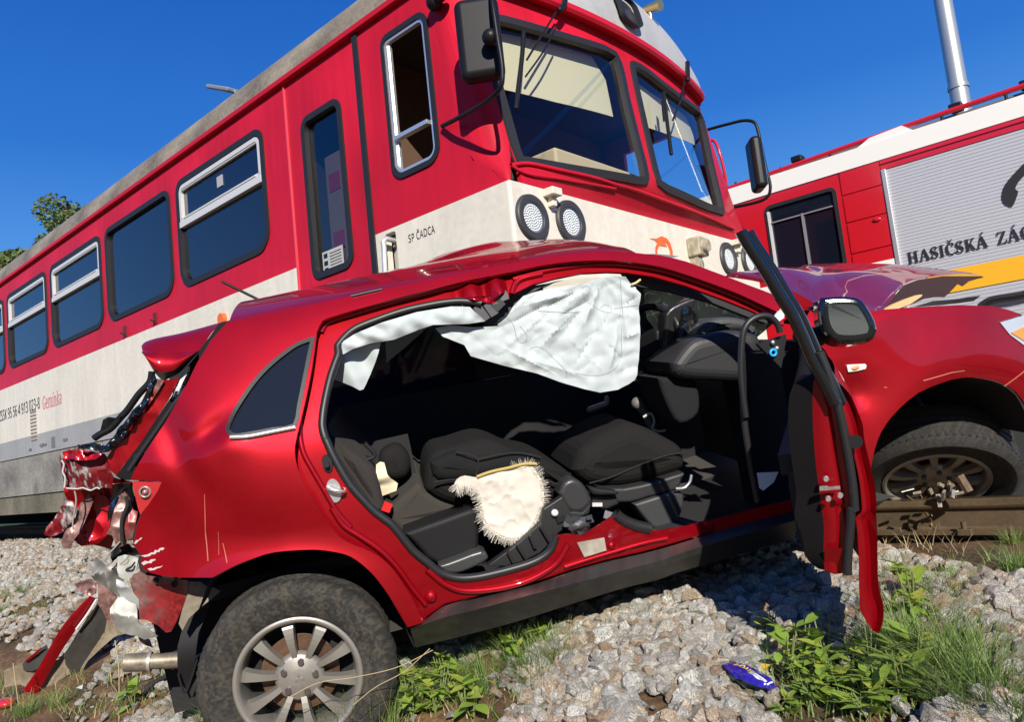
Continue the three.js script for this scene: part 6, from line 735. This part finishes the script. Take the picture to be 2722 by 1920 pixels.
// ballast
{
  const stoneGeo = i => { seed = 900 + i * 17; const g0 = new THREE.IcosahedronGeometry(1, 1), g = mergeVertices((g0.deleteAttribute('normal'), g0.deleteAttribute('uv'), g0)), p = g.attributes.position, sx = rr(1.1, 1.7), sy = rr(.75, 1.1), sz = rr(.95, 1.35); const cuts = []; for (let k = 0; k < 11; k++) cuts.push([V3(rr(-1, 1), rr(-1, 1), rr(-1, 1)).normalize(), rr(.42, .75)]); const v = V3(0, 0, 0); for (let j = 0; j < p.count; j++) { v.fromBufferAttribute(p, j); for (const [n, d] of cuts) { const h = v.dot(n); if (h > d) v.addScaledVector(n, d - h); } v.multiplyScalar(1 + .06 * vnoise(v.x * 3, v.y * 3, v.z * 3 + i)); p.setXYZ(j, v.x * sx, v.y * sy, v.z * sz); } const q = g.toNonIndexed(); q.computeVertexNormals(); const uv = []; const pp = q.attributes.position; for (let j = 0; j < pp.count; j++) uv.push(pp.getX(j) * .5 + i * .13, pp.getY(j) * .5 + pp.getZ(j) * .5); q.setAttribute('uv', new THREE.Float32BufferAttribute(uv, 2)); return q; };
  const geos = [...Array(9).keys()].map(stoneGeo);
  const speck = tex(256, (u, v) => { const a = tn(u, v, 10, 10, 151, 4), b = tn(u, v, 70, 70, 152, 2), k = .82 + .22 * a + (b > .18 ? -.30 : b < -.22 ? .12 : 0); return [k, k, k]; }, { rep: 1 });
  const tones = [[.74, .70, .61], [.66, .61, .52], [.80, .78, .71], [.72, .61, .46], [.62, .49, .35], [.75, .70, .61], [.52, .49, .44], [.50, .35, .23]], mats = tones.map(t => std(C(...t), .92, { map: speck, bumpMap: speck, bumpScale: .004 }));
  const bed = structure('ballast_bed', box(-16, 7, -.36, -.245, -6.2, -3.1), std(C(.24, .20, .15), .95, { map: dustTex }));
  // bare soil and weeds instead of stones
  const soil = [[230, 1590, .42], [80, 1560, .5], [60, 1370, .25], [620, 1640, .5], [980, 1590, .30], [1130, 1470, .16], [1900, 1580, .26], [2060, 1480, .22], [2130, 1190, .14], [1480, 1585, .06], [330, 1540, .30], [0, 1460, .25], [2050, 1290, .12]].map(([x, y, r]) => { const g = gh(x, y); return [g.x, g.z, r]; });
  const bare = (x, z) => { let m = 0; for (const [a, b, r] of soil) { const d = Math.hypot(x - a, z - b) / r; m = Math.max(m, 1 - sstep(.7, 1.15, d + .25 * vnoise(x * 7, z * 7, 4))); } return m; };
  seed = 3131; const list = []; const add = (x, z, r, up) => { list.push({ x, z, r, y: groundY(x, z) + r * up, g: Math.floor(rnd() * 9), m: Math.min(7, Math.floor(Math.pow(rnd(), 1.15) * 8)), e: [rr(-.5, .5), rr(0, 6.28), rr(-.5, .5)] }); };
  for (let k = 0; k < 42000; k++) { const z = -Math.pow(rnd(), .8) * 3.2 - .75, x = rr(-2.9, 2.6) + z * 1.05; if (z < -3.84 || x < -7 || x > 1.2) continue; const b = bare(x, z); if (rnd() < b * .93) continue; add(x, z, lerp(.013, .040, Math.pow(rnd(), 1.3)) * (1 - .35 * b) * (rnd() < .05 ? 1.3 : 1), rr(.0, .55)); }
  for (let k = 0; k < 9000; k++) { const x = rr(-13, -3.4), z = rr(-3.6, -1.6); if (rnd() < bare(x, z) * .9) continue; add(x, z, rr(.020, .036), rr(.1, .5)); }
  for (let k = 0; k < 2600; k++) { const x = rr(-3, 1.5), z = rr(-6, -3.97); add(x, z, rr(.02, .035), rr(.0, .4)); }
  const V = v => { const q = toPx(V3(v.x, v.y, v.z)); return q[2] > .3 && q[0] > -20 && q[0] < W + 20 && q[1] > 0 && q[1] < H + 20 ? v.r / q[2] : 0; };
  list.forEach(v => { v.s = V(v); const c = toCar(V3(v.x, v.y, v.z)); v.under = c.z < .8 && c.x > -.4 && c.x < 2.4; if (v.under) v.s *= .2; }); list.sort((a, b) => b.s - a.s);
  const big = list.slice(0, 300), rest = list.slice(300).filter(v => v.s > 0);
  const mk = (v, o) => { o.position.set(v.x, v.y, v.z); o.rotation.set(...v.e); o.scale.setScalar(v.r); };
  big.forEach(v => { const m = mesh('stone', geos[v.g], mats[v.m], bed); mk(v, m); });
  const o = new THREE.Object3D(); geos.forEach((g, gi) => { const sub = rest.filter(v => v.g === gi); if (!sub.length) return; const im = new THREE.InstancedMesh(g, std(C(1, 1, 1), .92, { map: speck, bumpMap: speck, bumpScale: .004 }), sub.length); sub.forEach((v, i) => { mk(v, o); o.updateMatrix(); im.setMatrixAt(i, o.matrix); im.setColorAt(i, C(...tones[v.m].map(c => c * (1 + .18 * vnoise(v.x * 50, v.z * 50))))); }); im.name = 'gravel'; im.castShadow = im.receiveShadow = true; im.userData.kind = 'stuff'; bed.add(im); });
}
// grass and weeds
const bladeGeo = (list) => { const P = [], I = []; for (const [x, y, z, h, w, a, lean, curl] of list) { const dx = Math.cos(a), dz = Math.sin(a), k = P.length / 3, n = 4; for (let i = 0; i <= n; i++) { const t = i / n, r = lean * h * t + curl * h * t * t, yy = y + h * t * (1 - .35 * curl * t), ww = w * (1 - t * .92); P.push(x + dx * r - dz * ww, yy, z + dz * r + dx * ww, x + dx * r + dz * ww, yy, z + dz * r - dx * ww); } for (let i = 0; i < n; i++) { const b = k + i * 2; I.push(b, b + 1, b + 2, b + 1, b + 3, b + 2); } } const g = new THREE.BufferGeometry(); g.setAttribute('position', new THREE.Float32BufferAttribute(P, 3)); g.setIndex(I); g.computeVertexNormals(); return g; };
const grassM = phy(C(.15, .25, .05), .7, { transmission: .25, thickness: 0 }), grassM2 = phy(C(.22, .30, .07), .7, { transmission: .25, thickness: 0 }), strawM = phy(C(.46, .36, .19), .8, { transmission: .15, thickness: 0 }), leafM = phy(C(.25, .38, .045), .55, { transmission: .35, thickness: 0 }), leafM2 = phy(C(.36, .42, .055), .55, { transmission: .35, thickness: 0 }), yellowM = phy(C(.72, .50, .03), .6, { transmission: .3, thickness: 0 });
{
  // fine horsetail tufts, each its own plant
  const tufts = [0, 1, 2, 3].map(i => { seed = 70 + i; const L = []; for (let k = 0; k < 230; k++) { const a = rr(0, 6.28), r = Math.sqrt(rnd()) * .07; L.push([Math.cos(a) * r, -.01, Math.sin(a) * r, rr(.06, .17), .0016, a + rr(-.7, .7), rr(.1, .9), rr(.1, .8)]); } return bladeGeo(L); });
  seed = 1212; const spots = [[1145, 1452, 1.0], [1190, 1500, 1.05], [1110, 1430, .8], [1250, 1478, 1.0], [1210, 1530, .9], [1090, 1540, .9], [1020, 1530, .8], [1375, 1345, .45], [1420, 1400, .5], [1310, 1385, .45], [960, 1500, .7], [2010, 1380, .9], [2040, 1440, 1.1], [2100, 1480, 1.2], [2160, 1510, 1.1], [2220, 1540, 1.1], [2060, 1520, 1.0], [2120, 1560, 1.1], [2200, 1590, 1.1], [2270, 1600, 1.0], [2000, 1460, .8], [2130, 1325, .9], [2100, 1345, .7], [2280, 1275, .7], [2270, 1215, .5], [1990, 1290, .6], [2010, 1330, .7], [880, 1590, .8], [820, 1612, .8], [740, 1615, .7], [930, 1570, .8], [1850, 1455, .5], [470, 1600, 1.0], [510, 1612, 1.2], [560, 1618, 1.1], [600, 1625, 1.2], [650, 1622, 1.2], [700, 1626, 1.2], [780, 1622, 1.1], [850, 1606, 1.0], [280, 1505, .5], [330, 1490, .5], [395, 1500, .6], [410, 1470, .5], [60, 1600, .7], [20, 1345, .8], [60, 1330, .7], [10, 1375, .7], [130, 1580, .6]];
  spots.forEach(([x, y, s], i) => { const p = gh(x, y), o = new THREE.Group(); o.name = numbered('grass_tuft'); o.position.copy(p); o.rotation.y = rr(0, 6.28); o.scale.setScalar(s * rr(.9, 1.15)); scene.add(o); mesh('blades', tufts[i % 4], i % 3 ? grassM : grassM2, o); const wh = y < 1400 && x < 200 ? 'behind the torn bumper' : x < 460 ? 'on the soil by the exhaust pipe' : x < 900 ? 'against the muddy rear tyre' : x < 1300 ? 'below the black sill cladding' : x < 1500 ? 'among pale stones under the sill' : y < 1300 ? 'in front of the rusty rail' : 'below the open front door'; tag(o, 'fine green grass tuft ' + wh, 'grass tuft', 'grass tufts ' + wh); });
  // broad-leaved weeds
  const leafG = [0, 1, 2].map(i => { const L = 1, wv = [.0, .20, .30, .26, .14, 0].map(v => v * (1 - i * .18)), P = [], I = [], n = 5; for (let k = 0; k <= n; k++) { const t = k / n, y = -.25 * t * t + .12 * t; P.push(t * L, y + .05 * wv[k], -wv[k], t * L, y - .02, 0, t * L, y + .05 * wv[k], wv[k]); } for (let k = 0; k < n; k++) for (let j = 0; j < 2; j++) { const a = k * 3 + j; I.push(a, a + 1, a + 3, a + 1, a + 4, a + 3); } const g = new THREE.BufferGeometry(); g.setAttribute('position', new THREE.Float32BufferAttribute(P, 3)); g.setIndex(I); g.computeVertexNormals(); return g; });
  const protos = [0, 1, 2, 3, 4].map(i => { seed = 300 + i * 7; const o = new THREE.Group(), h = rr(.05, .13); mesh('stem', merge([0, 1, 2].map(k => { const a = rr(0, 6.28), r = rr(.01, .04); return tube([[0, -.01, 0], [Math.cos(a) * r * .5, h * .5, Math.sin(a) * r * .5], [Math.cos(a) * r, h, Math.sin(a) * r]], .0022, { n: 5, rs: 4 }); })), std(C(.16, .20, .06), .7), o).name = 'stem'; for (let k = 0; k < 13; k++) { const m = mesh('leaf', leafG[k % 3], (k * 7 + i) % 5 === 0 ? leafM2 : leafM, o); const t = rr(.15, 1); m.position.set(rr(-.02, .02), h * t, rr(-.02, .02)); m.rotation.set(rr(-.3, .3), rr(0, 6.28), rr(-.25, .75)); m.scale.setScalar(rr(.035, .075)); } return o; });
  seed = 4141; const ws = []; const blob = (x0, x1, y0, y1, n) => { for (let k = 0; k < n; k++) ws.push([rr(x0, x1), rr(y0, y1)]); }; blob(1760, 1900, 1490, 1620, 13); blob(1900, 2060, 1480, 1625, 14); blob(1990, 2060, 1340, 1420, 5); blob(900, 1100, 1540, 1620, 10); blob(1060, 1220, 1400, 1500, 5); blob(930, 1010, 1500, 1560, 4); blob(1990, 2100, 1260, 1330, 3); blob(1720, 1800, 1420, 1480, 3); blob(2240, 2290, 1085, 1100, 2); blob(240, 460, 1500, 1600, 4);
  ws.forEach(([x, y], i) => { const p = gh(x, y), o = protos[i % 5].clone(); o.name = numbered('leafy_weed'); o.position.copy(p); o.rotation.y = rr(0, 6.28); o.scale.setScalar(rr(.7, 1.25)); scene.add(o); const wh = y < 1120 ? 'beyond the rusty rail' : x < 500 ? 'by the exhaust pipe' : x < 1250 ? 'between rear wheel and sill cladding' : x < 1830 ? 'beside the purple sweet wrapper' : y < 1430 ? 'right behind the open door edge' : 'below the tip of the open door'; tag(o, 'low broad leaved green weed ' + wh, 'weed', 'leafy weeds ' + wh); });
  // fallen yellow leaves
  seed = 88; for (const [x, y] of [[1792, 1410], [1735, 1400], [1858, 1440], [1960, 1550], [1695, 1528], [2050, 1530], [2075, 1560], [1640, 1530], [1625, 1350], [1630, 1366], [1990, 1570], [1100, 1545], [1150, 1520]]) { const p = gh(x, y), m = mesh('fallen_leaf', leafG[Math.floor(rnd() * 3)], yellowM); m.position.copy(p).add(V3(0, .03, 0)); m.rotation.set(rr(-.6, .6), rr(0, 6.28), rr(-.2, .9)); m.scale.setScalar(rr(.035, .055)); const wh = x < 1300 ? 'near the sill cladding grass' : y < 1380 ? 'on bare stones under the sill' : x < 1720 ? 'beside the purple wrapper' : y < 1450 ? 'at the edge of the door shadow' : 'on the green weeds'; tag(m, 'small yellow leaf fallen ' + wh, 'leaf', 'yellow leaves ' + wh); }
  // dry weed standing by the rail
  { seed = 61; const o = thing('dry_weed', 'dry brown weed standing in front of the rail by the door', 'weed'), p = gh(2105, 1205); o.position.copy(p); const st = [], lv = []; for (let k = 0; k < 26; k++) { const a = rr(0, 6.28), h = rr(.08, .26), r = rr(.02, .2); st.push(tube([[rr(-.1, .1), 0, rr(-.06, .06)], [Math.cos(a) * r * .5, h * .7, Math.sin(a) * r * .5], [Math.cos(a) * r, h, Math.sin(a) * r]], .0022, { n: 6, rs: 4 })); for (let j = 0; j < 16; j++) lv.push([Math.cos(a) * r * rnd() + rr(-.05, .05), h * rnd(), Math.sin(a) * r * rnd() + rr(-.05, .05), rr(.015, .035), rr(.002, .005), rr(0, 6.28), rr(.2, 1.2), rr(0, .8)]); } mesh('stalks', merge(st), std(C(.26, .15, .08), .9), o); mesh('dry_leaves', bladeGeo(lv), std(C(.24, .13, .06), .9), o); const q = toPx(p); void q; mesh('tall_stalk', tube([[.0, 0, 0], [.02, .14, .01], [.0, .25, .02], [.03, .38, .02], [.01, .44, .03]], .005, { n: 20 }), std(C(.45, .36, .24), .8), o); }
  // dry stalks by the tail and the wheel
  { const o = thing('dry_stalk', 'thin straw coloured stalk standing in front of the exhaust pipe', 'stalk'); const p = gh(268, 1560), e = atDist(P1('C7', 920, 970), p.distanceTo(V3(0, CAM_Y, 0)) - .05); mesh('stem', tube([p, p.clone().lerp(e, .5).add(V3(.02, 0, 0)), e], .0028), strawM, o); const o2 = thing('dry_stalk', 'thin pale stalk standing beside the torn red bumper', 'stalk'), q = gh(45, 1600), f = atDist(P1('C7', 108, 1150), q.distanceTo(V3(0, CAM_Y, 0)) - .05); mesh('stem', tube([q, q.clone().lerp(f, .5), f], .0024), strawM, o2); }
  // loose grass nobody could count
  seed = 5151; const L1 = [], L2 = [], L3 = []; const sc = (x0, x1, y0, y1, n, h0, h1, arr, w = .0022) => { for (let k = 0; k < n; k++) { const p = gh(rr(x0, x1), rr(y0, y1)); arr.push([p.x, p.y - .01, p.z, rr(h0, h1), w, rr(0, 6.28), rr(.1, .9), rr(0, .9)]); } };
  sc(440, 900, 1560, 1640, 420, .06, .2, L1); sc(450, 900, 1580, 1640, 240, .08, .26, L2); sc(900, 1250, 1400, 1620, 420, .03, .12, L1); sc(0, 460, 1500, 1620, 520, .02, .09, L1); sc(1700, 2296, 1380, 1620, 800, .03, .12, L1); sc(1980, 2296, 1240, 1400, 260, .02, .09, L2); sc(0, 120, 1300, 1400, 260, .03, .10, L1); sc(1500, 1720, 1290, 1420, 60, .03, .10, L3); sc(1960, 2160, 1120, 1240, 260, .03, .12, L3); sc(880, 1300, 1450, 1620, 150, .03, .12, L3); sc(1600, 2200, 1420, 1620, 130, .03, .1, L3); sc(0, 120, 1195, 1215, 160, .03, .1, L3); sc(0, 500, 1520, 1620, 200, .02, .10, L3);
  for (const [L, m, n] of [[L1, grassM, 'grass'], [L2, grassM2, 'long_grass'], [L3, strawM, 'dry_grass']]) { const g = mesh(n, bladeGeo(L), m); g.userData.kind = 'stuff'; g.userData.label = { grass: 'short green grass blades scattered among the stones', long_grass: 'long grass blades standing against the muddy rear wheel', dry_grass: 'dry straw coloured grass scattered over the ballast' }[n]; g.userData.category = 'grass'; }
  // long bent straws across the rear tyre
  { const o = thing('bent_straws', 'long dry straws leaning across the lower rear wheel', 'straw'); for (const s of ['700,1450 900,1350 1150,1310 1450,1240 1700,1120', '1150,1500 1300,1380 1500,1270 1680,1110']) mesh('straw', tube(T('B2', s).map(p => toWorld(cz(p, 1.02))), .0014, { n: 30, rs: 5 }), strawM, o); }
}
// sweet wrapper
{
  const a = gh(1630, 1524), b = gh(1731, 1577), o = thing('sweet_wrapper', 'empty purple sweet wrapper with yellow lettering lying on the stones', 'wrapper'), L = a.distanceTo(b), dir = b.clone().sub(a).normalize(), side = V3(0, 1, 0).cross(dir).normalize(), upn = dir.clone().cross(side);
  const t = canvasTex(512, 192, (x, w, h) => { x.fillStyle = '#2c1f96'; x.fillRect(0, 0, w, h); x.fillStyle = '#241878'; for (let i = 0; i < 9; i++) x.fillRect(i * 60, 0, 14, h); x.fillStyle = '#e6387c'; x.beginPath(); x.arc(52, 96, 26, 0, 7); x.fill(); x.fillStyle = '#f1d21c'; x.font = 'bold 78px sans-serif'; x.textBaseline = 'middle'; x.fillText('SOUR', 96, 84); x.fillStyle = '#f4f2f4'; x.fillRect(292, 92, 168, 46); x.fillStyle = '#2c1f96'; x.font = 'bold 34px sans-serif'; x.fillText('PATCHES', 300, 116); x.fillStyle = '#e8e8f0'; x.fillRect(474, 20, 10, 150); }); t.colorSpace = THREE.SRGBColorSpace;
  const wMax = .038, g = gridGeo(40, 14, (u, v) => { const hw = wMax * (1 - Math.pow(Math.abs(u * 2 - 1), 2.6) * .62), s = (v - .5) * 2; return a.clone().lerp(b, u).addScaledVector(side, -s * hw).addScaledVector(upn, .045 + .018 * Math.sqrt(Math.max(0, 1 - s * s)) * (1 - Math.pow(Math.abs(u * 2 - 1), 4)) + .006 * vnoise(u * 9, v * 5, 3)); }); const uv = []; for (let j = 0; j <= 14; j++) for (let i = 0; i <= 40; i++) uv.push(i / 40, 1 - j / 14); g.setAttribute('uv', new THREE.Float32BufferAttribute(uv, 2)); mesh('film', g, phy(C(1, 1, 1), .3, { map: t, clearcoat: .8 }), o); void L;
  for (const e of [a, b]) mesh('crimped_end', bar(e.clone().addScaledVector(upn, .045).addScaledVector(side, -.016), e.clone().addScaledVector(upn, .045).addScaledVector(side, .016), .012, .003, upn), std(C(.06, .03, .25), .4), o);
  const r = gh(1279, 1417), ring = new THREE.TorusGeometry(.014, .0025, 8, 26); ring.rotateX(1.2); ring.translate(r.x, r.y + .035, r.z); tag(mesh('plastic_ring', ring, std(C(.03, .03, .03), .5)), 'small dark plastic ring lying on the pale stones', 'ring');
  seed = 717; for (const [x, y, wh] of [[1890, 1478, 'below the open door tip'], [1160, 1390, 'under the black sill'], [180, 1560, 'on the soil beside the torn bumper'], [2215, 1130, 'in front of the rail by the front wheel'], [1395, 1400, 'among the stones under the open rear doorway']]) { const p = gh(x, y), f = new THREE.TetrahedronGeometry(rr(.018, .035)); f.scale(1.4, .35, .8); f.rotateY(rr(0, 6)); f.translate(p.x, p.y + .04, p.z); tag(mesh('plastic_shard', f, std(C(.75, .75, .74), .4)), 'white broken plastic shard ' + wh, 'shard'); }
}
renderer.render(scene, camera);
